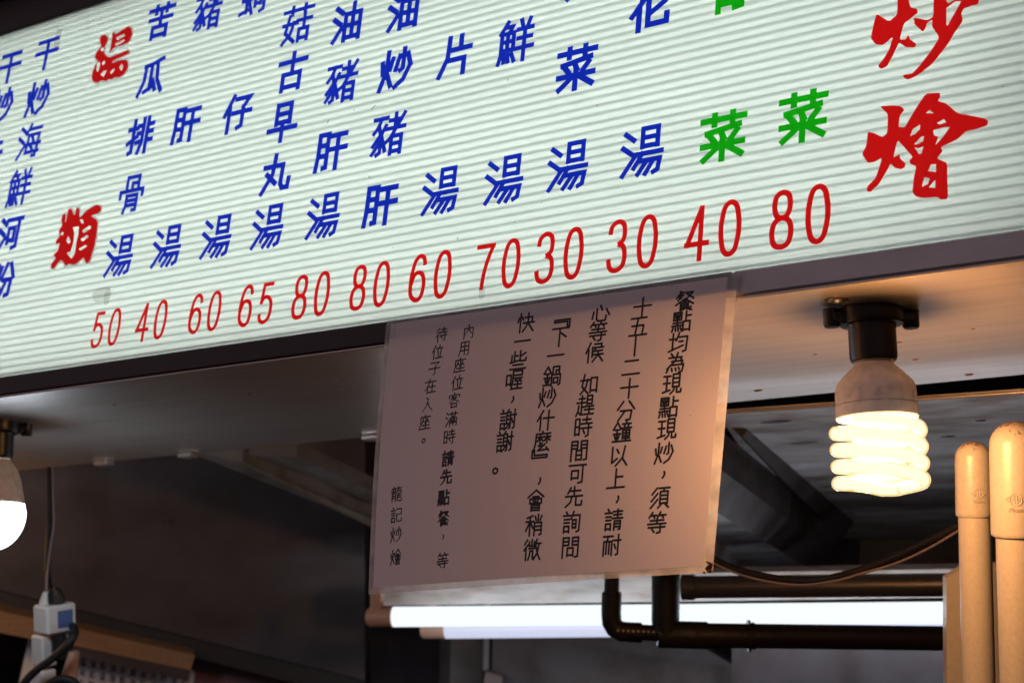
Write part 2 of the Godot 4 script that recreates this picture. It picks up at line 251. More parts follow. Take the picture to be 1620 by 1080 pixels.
func lathe(s: SurfaceTool, profile: Array, sides := 40, top := Transform3D.IDENTITY) -> void:   # profile of (radius, height), turned about the y axis
	for i in profile.size() - 1:
		var p: Vector2 = profile[i]
		var q: Vector2 = profile[i + 1]
		var flat := Vector2(-(q.y - p.y), q.x - p.x).normalized()
		if flat.x < 0.0 and absf(flat.x) > 0.001:
			flat = -flat
		var np := flat
		var nq := flat
		if i > 0:
			var b := (p - profile[i - 1] as Vector2)
			var nb := Vector2(-b.y, b.x).normalized()
			if nb.x < 0.0 and absf(nb.x) > 0.001:
				nb = -nb
			if nb.dot(flat) > 0.75:
				np = (nb + flat).normalized()
		if i < profile.size() - 2:
			var b2 := (profile[i + 2] as Vector2) - q
			var nb2 := Vector2(-b2.y, b2.x).normalized()
			if nb2.x < 0.0 and absf(nb2.x) > 0.001:
				nb2 = -nb2
			if nb2.dot(flat) > 0.75:
				nq = (nb2 + flat).normalized()
		for j in sides:
			var a := TAU * j / sides
			var c := TAU * (j + 1) / sides
			var da := Vector3(cos(a), 0, sin(a))
			var dc := Vector3(cos(c), 0, sin(c))
			var pts := [top * (da * p.x + Vector3.UP * p.y), top * (dc * p.x + Vector3.UP * p.y), top * (dc * q.x + Vector3.UP * q.y), top * (da * q.x + Vector3.UP * q.y)]
			var ns := [top.basis * (da * np.x + Vector3.UP * np.y), top.basis * (dc * np.x + Vector3.UP * np.y), top.basis * (dc * nq.x + Vector3.UP * nq.y), top.basis * (da * nq.x + Vector3.UP * nq.y)]
			if p.x < 1e-6:
				pts = [pts[0], pts[2], pts[3], pts[3]]
				ns = [ns[0], ns[2], ns[3], ns[3]]
			smooth_quad(s, pts, ns)

func put(s, called: String, material: Material, parent: Node) -> MeshInstance3D:   # one named mesh under its thing
	var o := MeshInstance3D.new()
	o.name = called
	o.mesh = s.commit() if s is SurfaceTool else s
	o.material_override = null
	for k in o.mesh.get_surface_count():
		o.set_surface_override_material(k, material)
	parent.add_child(o, true)
	return o

func tag(o: Node, label: String, category: String, group := "") -> void:
	o.set_meta("label", label)
	o.set_meta("category", category)
	if group:
		o.set_meta("group", group)

func thing(called: String, label: String, category: String, at := Transform3D.IDENTITY, group := "") -> Node3D:
	var o := Node3D.new()
	o.name = called
	add_child(o, true)
	o.transform = at
	tag(o, label, category, group)
	return o

# ---------------------------------------------------------------- materials (linear base colours)
func noise(called: String, frequency: float, octaves: int, size := 512, ramp: Gradient = null) -> NoiseTexture2D:
	if noise_cache.has(called):
		return noise_cache[called]
	var f := FastNoiseLite.new()
	f.seed = called.hash() % 1000
	f.noise_type = FastNoiseLite.TYPE_SIMPLEX_SMOOTH
	f.frequency = frequency
	f.fractal_octaves = octaves
	var t := NoiseTexture2D.new()
	t.noise = f
	t.width = size
	t.height = size
	t.seamless = true
	if ramp:
		t.color_ramp = ramp
	noise_cache[called] = t
	return t

func ramp(stops: Array) -> Gradient:
	var g := Gradient.new()
	g.offsets = PackedFloat32Array(stops.map(func(x): return x[0]))
	g.colors = PackedColorArray(stops.map(func(x): return x[1]))
	return g

func grey(v: float) -> Color:
	return Color(v, v, v)

func mat(called: String, c: Color, rough := 0.6, metal := 0.0) -> StandardMaterial3D:
	var m := StandardMaterial3D.new()
	m.resource_name = called
	m.albedo_color = c.linear_to_srgb()
	m.roughness = rough
	m.metallic = metal
	M[called] = m
	return m

func worn(m: StandardMaterial3D, tint: NoiseTexture2D, scale: Vector3, rough: NoiseTexture2D = null, relief: NoiseTexture2D = null, depth := 0.0) -> void:
	m.uv1_triplanar = true
	m.uv1_world_triplanar = true
	m.uv1_scale = scale
	m.albedo_texture = tint
	if rough:
		m.roughness_texture = rough
		m.roughness = 1.0
	if relief:
		m.heightmap_enabled = true
		m.heightmap_texture = relief
		m.heightmap_scale = depth

func glow(called: String, c: Color, energy: float) -> StandardMaterial3D:
	var m := mat(called, Color(0.8, 0.8, 0.8), 0.4)
	m.emission_enabled = true
	m.emission = c.linear_to_srgb()
	m.emission_energy_multiplier = energy
	return m

func film(called: String, c: Color, through: Color, rough := 0.45) -> StandardMaterial3D:   # thin coloured plastic that lets light through
	var m := mat(called, c, rough)
	m.backlight_enabled = true
	m.backlight = through.linear_to_srgb()
	return m

func make_materials() -> void:
	var blotch := noise("blotch", 0.012, 4, 512, ramp([[0.0, Color(0.66, 0.6, 0.54)], [0.35, Color(0.86, 0.83, 0.80)], [0.6, Color(0.94, 0.93, 0.92)], [1.0, Color(1, 1, 1)]]))
	var scuff := noise("scuff", 0.02, 4, 512, ramp([[0.0, grey(0.26)], [0.5, grey(0.36)], [1.0, grey(0.5)]]))
	var scuff_rough := noise("scuff_rough", 0.02, 4, 512, ramp([[0.0, grey(0.35)], [0.5, grey(0.5)], [1.0, grey(0.65)]]))
	var brush := noise("brush", 0.05, 3, 512)
	var sheen := noise("sheen", 0.010, 5, 512, ramp([[0.0, Color(0.91, 0.89, 0.87)], [0.4, Color(0.96, 0.955, 0.95)], [1.0, Color(1, 1, 1)]]))
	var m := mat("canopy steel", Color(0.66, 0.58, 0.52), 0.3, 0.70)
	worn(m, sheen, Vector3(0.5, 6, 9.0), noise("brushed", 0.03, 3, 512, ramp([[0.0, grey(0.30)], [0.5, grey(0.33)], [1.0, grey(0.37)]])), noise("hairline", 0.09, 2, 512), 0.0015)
	m = mat("hood steel", Color(0.54, 0.53, 0.55), 0.4, 0.45)
	worn(m, blotch, Vector3(1.3, 2, 2.0), scuff_rough, brush, 0.006)
	m = mat("dark frame", Color(0.035, 0.027, 0.027), 0.45, 0.2)
	m = mat("frame steel", Color(0.55, 0.55, 0.58), 0.3, 0.6)
	worn(m, sheen, Vector3(3, 8, 8), scuff, brush, 0.008)
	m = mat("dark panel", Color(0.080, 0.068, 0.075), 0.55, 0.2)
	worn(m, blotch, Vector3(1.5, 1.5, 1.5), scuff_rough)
	m = mat("black rim", Color(0.018, 0.015, 0.016), 0.5)
	m = mat("grey beam", Color(0.25, 0.235, 0.22), 0.6, 0.2)
	worn(m, blotch, Vector3(2.5, 2.5, 2.5))
	m = mat("sooty wall", Color(0.10, 0.085, 0.075), 0.8)
	worn(m, blotch, Vector3(0.8, 0.8, 0.8))
	m = mat("black plastic", Color(0.012, 0.010, 0.010), 0.35)
	m = mat("black iron", Color(0.012, 0.011, 0.011), 0.6, 0.0)
	m.metallic_specular = 0.3
	worn(m, blotch, Vector3(9, 9, 9), scuff_rough, brush, 0.03)
	m = mat("cable rubber", Color(0.012, 0.010, 0.010), 0.5)
	m.metallic_specular = 0.3
	m = mat("pale cable", Color(0.16, 0.12, 0.115), 0.5)
	m = mat("lamp plastic", Color(0.86, 0.82, 0.78), 0.45)
	worn(m, noise("lamp_dust", 0.03, 4, 256, ramp([[0.0, grey(0.8)], [0.5, grey(0.95)], [1.0, grey(1.0)]])), Vector3(12, 12, 12))
	m = mat("thread metal", Color(0.55, 0.50, 0.42), 0.35, 0.9)
	m = mat("asphalt", Color(0.05, 0.05, 0.05), 0.9)
	worn(m, blotch, Vector3(0.5, 0.5, 0.5))
	m = mat("fascia", Color(0.012, 0.011, 0.012), 0.7)
	m = mat("tray white", Color(0.82, 0.82, 0.80), 0.7)
	m = mat("wood", Color(0.42, 0.27, 0.15), 0.55)
	worn(m, noise("grain", 0.02, 3, 512, ramp([[0.0, Color(0.7, 0.62, 0.55)], [1.0, Color(1, 1, 1)]])), Vector3(1.5, 22, 22))
	m = mat("batten paint", Color(0.60, 0.58, 0.55), 0.45)
	worn(m, blotch, Vector3(2, 8, 8))
	m = mat("dark duct", Color(0.07, 0.065, 0.068), 0.35, 0.5)
	m = mat("holder plastic", Color(0.42, 0.24, 0.16), 0.5)
	m = mat("pale wall", Color(0.40, 0.37, 0.35), 0.6)
	worn(m, blotch, Vector3(2, 2, 2))
	m = mat("grey tile", Color(0.22, 0.21, 0.215), 0.4)
	worn(m, blotch, Vector3(1.6, 1.6, 1.6))
	m = mat("pink wall", Color(0.30, 0.17, 0.18), 0.7)
	m = mat("white plastic", Color(0.50, 0.46, 0.43), 0.45)
	m = mat("blue label", Color(0.05, 0.09, 0.22), 0.5)
	# ivory water pipe with rust-brown stains
	m = mat("ivory pipe", Color(0.35, 0.325, 0.29), 0.38)
	worn(m, noise("pipe_stain", 0.03, 6, 512, ramp([[0.0, Color(0.45, 0.25, 0.13)], [0.05, Color(0.6, 0.42, 0.3)], [0.10, Color(0.93, 0.9, 0.86)], [0.4, Color(0.96, 0.95, 0.93)], [1.0, Color(1, 1, 1)]])), Vector3(17, 11, 17), null, brush, 0.01)
	m = mat("rust grime", Color(0.16, 0.07, 0.03), 0.85)
	# the sign
	film("diffuser", Color(0.84, 0.86, 0.83), Color(0.965, 1.0, 0.955), 0.6)
	film("rib plastic", Color(0.84, 0.90, 0.89), Color(0.86, 0.93, 0.92), 0.5)
	m = film("clear sheet", Color(0.85, 0.89, 0.87, 0.62), Color(0.98, 1.0, 0.98), 0.4)
	m.transparency = BaseMaterial3D.TRANSPARENCY_ALPHA
	m = film("blue vinyl", Color(0.006, 0.03, 0.42), Color(0.004, 0.045, 1.0))
	m.emission_enabled = true
	m.emission = Color(0.004, 0.05, 1.0).linear_to_srgb()
	m.emission_energy_multiplier = 0.07
	m = film("red vinyl", Color(0.55, 0.008, 0.008), Color(1.0, 0.008, 0.008))
	m.emission_enabled = true
	m.emission = Color(1.0, 0.004, 0.004).linear_to_srgb()
	m.emission_energy_multiplier = 0.3
	film("green vinyl", Color(0.006, 0.36, 0.008), Color(0.004, 0.85, 0.006))
	film("white vinyl", Color(0.85, 0.80, 0.80), Color(1.0, 0.92, 0.92))
	m = mat("tape stain", Color(0.42, 0.33, 0.22, 0.28), 0.7)
	m.transparency = BaseMaterial3D.TRANSPARENCY_ALPHA
	# lamps
	glow("sign tube glow", Color(0.95, 1.0, 0.97), 1.5)
	m = glow("warm coil glow", Color(1.0, 0.70, 0.28), 0.95)
	m.albedo_color = Color(0.2, 0.18, 0.15, 0.5)
	m.roughness = 0.1
	m.transparency = BaseMaterial3D.TRANSPARENCY_ALPHA
	glow("cool dome glow", Color(0.90, 0.98, 1.0), 6.0)
	glow("first tube glow", Color(0.90, 0.97, 1.0), 1.06)
	glow("second tube glow", Color(0.74, 0.78, 1.0), 0.80)
	for tube_glow: String in ["first tube glow", "second tube glow"]:
		M[tube_glow].albedo_color = Color(0.05, 0.05, 0.05).linear_to_srgb()
	m = glow("warm phosphor", Color(1.0, 0.95, 0.80), 1.6)
	m.albedo_color = Color(0.03, 0.03, 0.03).linear_to_srgb()
	# clear plastic round the notice
	m = film("laminate", Color(0.72, 0.72, 0.75, 0.68), Color(0.85, 0.85, 0.88), 0.3)
	m.transparency = BaseMaterial3D.TRANSPARENCY_ALPHA
	m.metallic_specular = 0.8
	worn(m, noise("crinkle", 0.02, 3, 256, ramp([[0.0, Color(0.8, 0.8, 0.8, 0.8)], [0.5, Color(0.9, 0.9, 0.92, 0.9)], [1.0, Color(1, 1, 1, 1)]])), Vector3(9, 9, 9), null, noise("brush", 0.05, 3, 512), 0.02)
	m = mat("clear tape", Color(0.8, 0.78, 0.74, 0.22), 0.3)
	m.transparency = BaseMaterial3D.TRANSPARENCY_ALPHA
	m.albedo_texture = noise_cache["crinkle"]

# ---------------------------------------------------------------- lettering
func numbers(text: String) -> PackedFloat64Array:
	return text.split_floats(" ", false)

func points(text: String, box: Rect2) -> PackedVector2Array:
	var n := numbers(text)
	var out := PackedVector2Array()
	for i in range(0, n.size() - 1, 2):
		out.append(box.position + Vector2(n[i], n[i + 1]) / 100.0 * box.size)
	return out

func strokes_of(letter: String, box := Rect2(0, 0, 100, 100)) -> Array:
	var out := []
	if NUMERALS.has(letter):
		for part: String in NUMERALS[letter].split("/"):
			var p := points(part.substr(2), box)
			out.append(curved(p) if part.begins_with("c") else p)
		return out
	for piece: String in STROKES[letter].split("|"):
		if piece[0].is_valid_int():
			for stroke in piece.split("/"):
				out.append(points(stroke, box))
		else:
			var n := numbers(piece.substr(2))
			var inner := Rect2(box.position + Vector2(n[0], n[1]) / 100.0 * box.size, Vector2(n[2] - n[0], n[3] - n[1]) / 100.0 * box.size)
			out.append_array(strokes_of(piece[0], inner))
	return out

func curved(p: PackedVector2Array) -> PackedVector2Array:
	var out := PackedVector2Array()
	var closed := p[0].is_equal_approx(p[p.size() - 1])
	var k := p.size()
	for i in k - 1:
		var before := p[i - 1] if i > 0 else (p[k - 2] if closed else p[0])
		var after := p[i + 2] if i + 2 < k else (p[1] if closed else p[k - 1])
		for j in 6:
			out.append(p[i].cubic_interpolate(p[i + 1], before, after, j / 6.0))
	out.append(p[k - 1])
	return out

func ribbon(line: PackedVector2Array, wide: float, caps := true) -> Array:   # a flat stroke with mitred bends, as quads
	var k := line.size()
	var p := line.duplicate()
	if caps:
		p[0] -= (p[1] - p[0]).normalized() * wide * 0.5
		p[k - 1] += (p[k - 1] - p[k - 2]).normalized() * wide * 0.5
	var left := []
	var right := []
	var closed := line[0].distance_to(line[k - 1]) < 1e-6
	for i in k:
		var a := (p[i] - p[i - 1]).normalized() if i > 0 else ((line[k - 1] - line[k - 2]).normalized() if closed and not caps else (p[1] - p[0]).normalized())
		var b := (p[i + 1] - p[i]).normalized() if i < k - 1 else ((line[1] - line[0]).normalized() if closed and not caps else a)
		var t := (a + b).normalized() if (a + b).length() > 0.01 else a
		var n := Vector2(-t.y, t.x)
		var reach := wide * 0.5 / maxf(0.45, n.dot(Vector2(-a.y, a.x)))
		left.append(p[i] + n * reach)
		right.append(p[i] - n * reach)
	var out := []
	for i in k - 1:
		var q := PackedVector2Array([left[i], left[i + 1], right[i + 1], right[i]])
		if Geometry2D.is_polygon_clockwise(q):
			q.reverse()
		out.append(q)
	return out

func letter_mesh(letter: String, wide: float, tall: float, weight: float) -> ArrayMesh:
	var key := "%s %f %f %f" % [letter, wide, tall, weight]
	if glyph_cache.has(key):
		return glyph_cache[key]
	var s := begin()
	var laid := []
	var m := weight / 2.0
	for stroke: PackedVector2Array in strokes_of(letter, Rect2(m - wide / 2.0, m - tall / 2.0, wide - weight, tall - weight)):
		for i in stroke.size():
			stroke[i].y = -stroke[i].y
		for v in stroke.size():
			stroke[v] *= 1000.0
		for q: PackedVector2Array in ribbon(stroke, weight * 1000.0, stroke.size() < 8):
			var pieces := [q]
			if stroke.size() < 8:
				for under: PackedVector2Array in laid:      # one layer of film only: cut away what is covered already
					var rest := []
					for p: PackedVector2Array in pieces:
						rest.append_array(Geometry2D.clip_polygons(p, under))
					pieces = rest
			laid.append(q)
			for p: PackedVector2Array in pieces:
				flat_shape(s, p, [], 0.0)
	glyph_cache[key] = s.commit()
	return glyph_cache[key]

func flat_shape(s: SurfaceTool, outer: PackedVector2Array, holes: Array, z: float) -> void:   # an outline with holes, cut into upright bands so that no piece has a hole in it
	var cuts := [-1e5]
	for h: PackedVector2Array in holes:
		var mid := Vector2.ZERO
		for v in h:
			mid += v / h.size()
		cuts.append(mid.x)
	cuts.append(1e5)
	cuts.sort()
	for i in cuts.size() - 1:
		var band := PackedVector2Array([Vector2(cuts[i], -1e5), Vector2(cuts[i + 1], -1e5), Vector2(cuts[i + 1], 1e5), Vector2(cuts[i], 1e5)])
		var pieces := Geometry2D.intersect_polygons(outer, band)
		for h: PackedVector2Array in holes:
			var rest := []
			for p in pieces:
				rest.append_array(Geometry2D.clip_polygons(p, h))
			pieces.assign(rest)
		for p: PackedVector2Array in pieces:
			var t := Geometry2D.triangulate_polygon(p)
			for j in range(0, t.size(), 3):
				var a := Vector3(p[t[j]].x, p[t[j]].y, z) * Vector3(0.001, 0.001, 1)
				var b := Vector3(p[t[j + 1]].x, p[t[j + 1]].y, z) * Vector3(0.001, 0.001, 1)
				var c := Vector3(p[t[j + 2]].x, p[t[j + 2]].y, z) * Vector3(0.001, 0.001, 1)
				if (c - a).cross(b - a).z < 0.0:
					tri(s, a, c, b)
				else:
					tri(s, a, b, c)

func outline(called: String) -> PackedVector2Array:
	var n := numbers(BRUSH[called])
	var p := PackedVector2Array()
	for i in range(0, n.size(), 2):
		p.append(Vector2(n[i], n[i + 1]))
	# round the traced corners once
	var out := PackedVector2Array()
	for i in p.size():
		var q := p[(i + 1) % p.size()]
		out.append(p[i].lerp(q, 0.13))
		out.append(p[i].lerp(q, 0.87))
	return out

func hole_list(called: String) -> Array:
	var out := []
	for part: String in BRUSH[called].split("/"):
		var n := numbers(part)
		var p := PackedVector2Array()
		for i in range(0, n.size(), 2):
			p.append(Vector2(n[i], n[i + 1]))
		out.append(p)
	return out

func ink(im: Image, a: Vector2, b: Vector2, wa: float, wb: float, dark: float) -> void:   # one printed stroke, in pixels
	var reach := maxf(wa, wb) * 0.5 + 1.5
	var lo := Vector2i((a.min(b) - Vector2(reach, reach)).floor()).clamp(Vector2i.ZERO, im.get_size() - Vector2i.ONE)
	var hi := Vector2i((a.max(b) + Vector2(reach, reach)).ceil()).clamp(Vector2i.ZERO, im.get_size() - Vector2i.ONE)
	var d := b - a
	var l := maxf(d.length_squared(), 1e-6)
	for y in range(lo.y, hi.y + 1):
		for x in range(lo.x, hi.x + 1):
			var p := Vector2(x + 0.5, y + 0.5)
			var t := clampf((p - a).dot(d) / l, 0.0, 1.0)
			var cover := clampf(lerpf(wa, wb, t) * 0.5 + 0.5 - p.distance_to(a + d * t), 0.0, 1.0)
			if cover > 0.0:
				var v := 1.0 - cover * dark
				if v < im.get_pixel(x, y).r:
					im.set_pixel(x, y, Color(v, v, v))

func print_letter(im: Image, letter: String, mid: Vector2, size: Vector2, weight: float, brush := false, lean := 0.0) -> void:
	for stroke: PackedVector2Array in strokes_of(letter, Rect2(-size / 2.0, size)):
		var k := stroke.size()
		for i in k - 1:
			var a := stroke[i] + Vector2(0, stroke[i].x * -lean)
			var b := stroke[i + 1] + Vector2(0, stroke[i + 1].x * -lean)
			var wa := weight
			var wb := weight
			if brush:
				wa = weight * (1.15 if i == 0 else 0.85)
				wb = weight * (0.6 if i == k - 2 and absf(b.x - a.x) > absf(b.y - a.y) * 0.5 and b.y > a.y + 1.0 else 0.95)
			ink(im, mid + a, mid + b, wa, wb, 0.975)

# ---------------------------------------------------------------- the scene
func _ready() -> void:
	set_camera_and_light()
	make_materials()
	build_setting()
	build_canopy()
	build_sign()
	build_hood()
	build_kitchen_back()
	build_notice()
	build_spiral_lamp()
	build_led_lamp()
	# a third lamp further along the canopy, whose warm light falls on the power strip and the wooden rail
	var third := get_node("spiral_lamp").duplicate() as Node3D
	third.name = "spiral_lamp_001"
	add_child(third)
	third.position = Vector3(-1.16, SOFFIT, -0.27)
	third.get_node("lamp_light").light_energy = CFL_LIGHT * 0.2
	third.set_meta("label", "warm spiral lamp further along the canopy, beyond the cold bulb")
	build_tube_light()
	build_iron_pipe()
	build_water_pipes()
	build_cables()
	build_power_strip()

func set_camera_and_light() -> void:
	var cam := Camera3D.new()
	cam.name = "camera"
	cam.transform = Transform3D(Basis(CX, CY, CZ).orthonormalized(), CAM)
	cam.keep_aspect = Camera3D.KEEP_HEIGHT
	var lens := CameraAttributesPhysical.new()
	lens.frustum_focal_length = 24.0 * FOCAL / 1080.0
	lens.frustum_focus_distance = 1.24
	lens.exposure_aperture = 12.0
	lens.frustum_near = 0.05
	lens.frustum_far = 400.0
	cam.attributes = lens
	add_child(cam)
	cam.current = true
	var env := Environment.new()
	env.background_mode = Environment.BG_SKY
	var sky := ProceduralSkyMaterial.new()
	sky.sky_top_color = Color(0.10, 0.073, 0.084).linear_to_srgb()
	sky.sky_horizon_color = Color(0.33, 0.234, 0.258).linear_to_srgb()
	sky.ground_horizon_color = Color(0.33, 0.234, 0.258).linear_to_srgb()
	sky.ground_bottom_color = Color(0.115, 0.087, 0.093).linear_to_srgb()
	sky.sky_curve = 0.35
	env.sky = Sky.new()
	env.sky.sky_material = sky
	env.background_energy_multiplier = 1.0
	env.tonemap_mode = Environment.TONE_MAPPER_LINEAR
	env.tonemap_exposure = 1.0
	env.sdfgi_enabled = true
	env.ssao_enabled = true
	env.ssil_enabled = true
	var we := WorldEnvironment.new()
	we.name = "environment"
	we.environment = env
	add_child(we)
	var moon := DirectionalLight3D.new()      # what is left of the night sky's light
	moon.name = "moon"
	moon.light_energy = 0.02
	moon.light_color = Color(1.0, 0.93, 0.92)
	moon.light_angular_distance = 10.0
	moon.shadow_enabled = true
	moon.rotation_degrees = Vector3(-35, 25, 0)
	add_child(moon)

func lamp_light(parent: Node3D, at: Vector3, c: Color, energy: float, size: float) -> void:
	var l := OmniLight3D.new()
	l.name = "lamp_light"
	l.position = at
	l.light_color = c
	l.light_energy = energy
	l.light_size = size
	l.omni_range = 8.0
	l.omni_attenuation = 2.0
	l.shadow_enabled = true
	parent.add_child(l)

func structure(s: SurfaceTool, called: String, material: Material) -> MeshInstance3D:
	var o := put(s, called, material, self)
	o.set_meta("kind", "structure")
	return o

func build_setting() -> void:
	var s := begin()
	slab(s, [Vector3(-200, 0, 200), Vector3(200, 0, 200), Vector3(200, 0, -200), Vector3(-200, 0, -200)], Vector3(0, -0.3, 0))
	structure(s, "ground", M["asphalt"])
	# the room behind the counter: rear wall, side walls, roof slab
	s = begin()
	cuboid(s, Vector3(-0.9, 1.35, -3.3), Vector3(5.0, 2.7, 0.15))
	tag(put(s, "rear_wall", M["sooty wall"], self), "sooty brown rear wall of the kitchen behind the steel hood", "wall")
	s = begin()
	cuboid(s, Vector3(-3.47, 1.35, -1.63), Vector3(0.14, 2.7, 3.19))
	tag(put(s, "side_wall", M["sooty wall"], self), "sooty kitchen side wall beyond the dark hood panel", "wall")
	s = begin()
	cuboid(s, Vector3(1.53, 1.35, -1.63), Vector3(0.14, 2.7, 3.19))
	tag(put(s, "side_wall", M["sooty wall"], self), "sooty kitchen side wall beyond the ivory water pipes", "wall")
	s = begin()
	cuboid(s, Vector3(-0.9, 2.77, -1.63), Vector3(5.0, 0.12, 3.49))
	tag(put(s, "roof_slab", M["pale wall"], self), "flat grey roof slab over the stall's kitchen", "roof")
	s = begin()
	slab(s, [Vector3(-3.5, 2.322, -0.03), Vector3(1.7, 2.322, -0.03), Vector3(1.7, 3.3, -0.03), Vector3(-3.5, 3.3, -0.03)], Vector3(0, 0, -0.08))
	tag(put(s, "fascia_board", M["fascia"], self), "black fascia board above the lit menu sign", "fascia")

func build_canopy() -> void:
	var t := thing("steel_canopy", "scuffed stainless steel canopy underside carrying both bare lamps", "canopy", Transform3D(Basis.IDENTITY, Vector3(0, SOFFIT, 0)))
	var s := begin()
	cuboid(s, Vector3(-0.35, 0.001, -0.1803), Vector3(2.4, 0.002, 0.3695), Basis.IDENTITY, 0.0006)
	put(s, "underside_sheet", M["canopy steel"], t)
	s = begin()
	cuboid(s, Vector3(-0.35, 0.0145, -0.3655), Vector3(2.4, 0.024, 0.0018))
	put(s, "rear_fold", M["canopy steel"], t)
	# domed screw beside the spiral lamp
	var at := on_level(1324, 474, SOFFIT)
	s = begin()
	lathe(s, [Vector2(0.0, -0.0028), Vector2(0.003, -0.0024), Vector2(0.0052, -0.0012), Vector2(0.0058, 0.0)], 20, Transform3D(Basis.IDENTITY, at - t.position))
	put(s, "screw_head", M["thread metal"], t)
	s = begin()
	lathe(s, [Vector2(0.0058, -0.0004), Vector2(0.0078, -0.0004), Vector2(0.0085, 0.0)], 20, Transform3D(Basis.IDENTITY, at - t.position))
	put(s, "washer", M["rust grime"], t)
	# little grease drops and specks that cling to the sheet
	var rng := RandomNumberGenerator.new()
	rng.seed = 11
	s = begin()
	for p: Array in [[1422, 541, 2.0], [1449, 568, 2.2], [1534, 592, 3.0], [1200, 617, 3.4], [1540, 520, 1.4], [1290, 560, 1.6], [540, 600, 1.6], [395, 623, 2.4], [180, 640, 1.8], [470, 655, 1.4], [700, 600, 1.5]]:
		var c: Vector3 = on_level(p[0], p[1], SOFFIT) - t.position
		var r: float = p[2] * 0.0007
		lathe(s, [Vector2(0.0, -r * 0.5), Vector2(r * 0.6, -r * 0.4), Vector2(r, -0.00005)], 10, Transform3D(Basis.from_euler(Vector3(0, rng.randf() * 3.0, 0)).scaled(Vector3(2.0, 1, 1)), c))
	put(s, "grease_drops", M["rust grime"], t).set_meta("kind", "stuff")
	# two angle clips under the rear edge
	for p: Array in [[151, 727], [284, 714], [570, 684]]:
		var c: Vector3 = on_level(p[0], p[1], SOFFIT) - t.position
		s = begin()
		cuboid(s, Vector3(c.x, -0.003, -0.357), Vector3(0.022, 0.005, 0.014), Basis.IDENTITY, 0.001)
		put(s, "clip", M["canopy steel"], t)

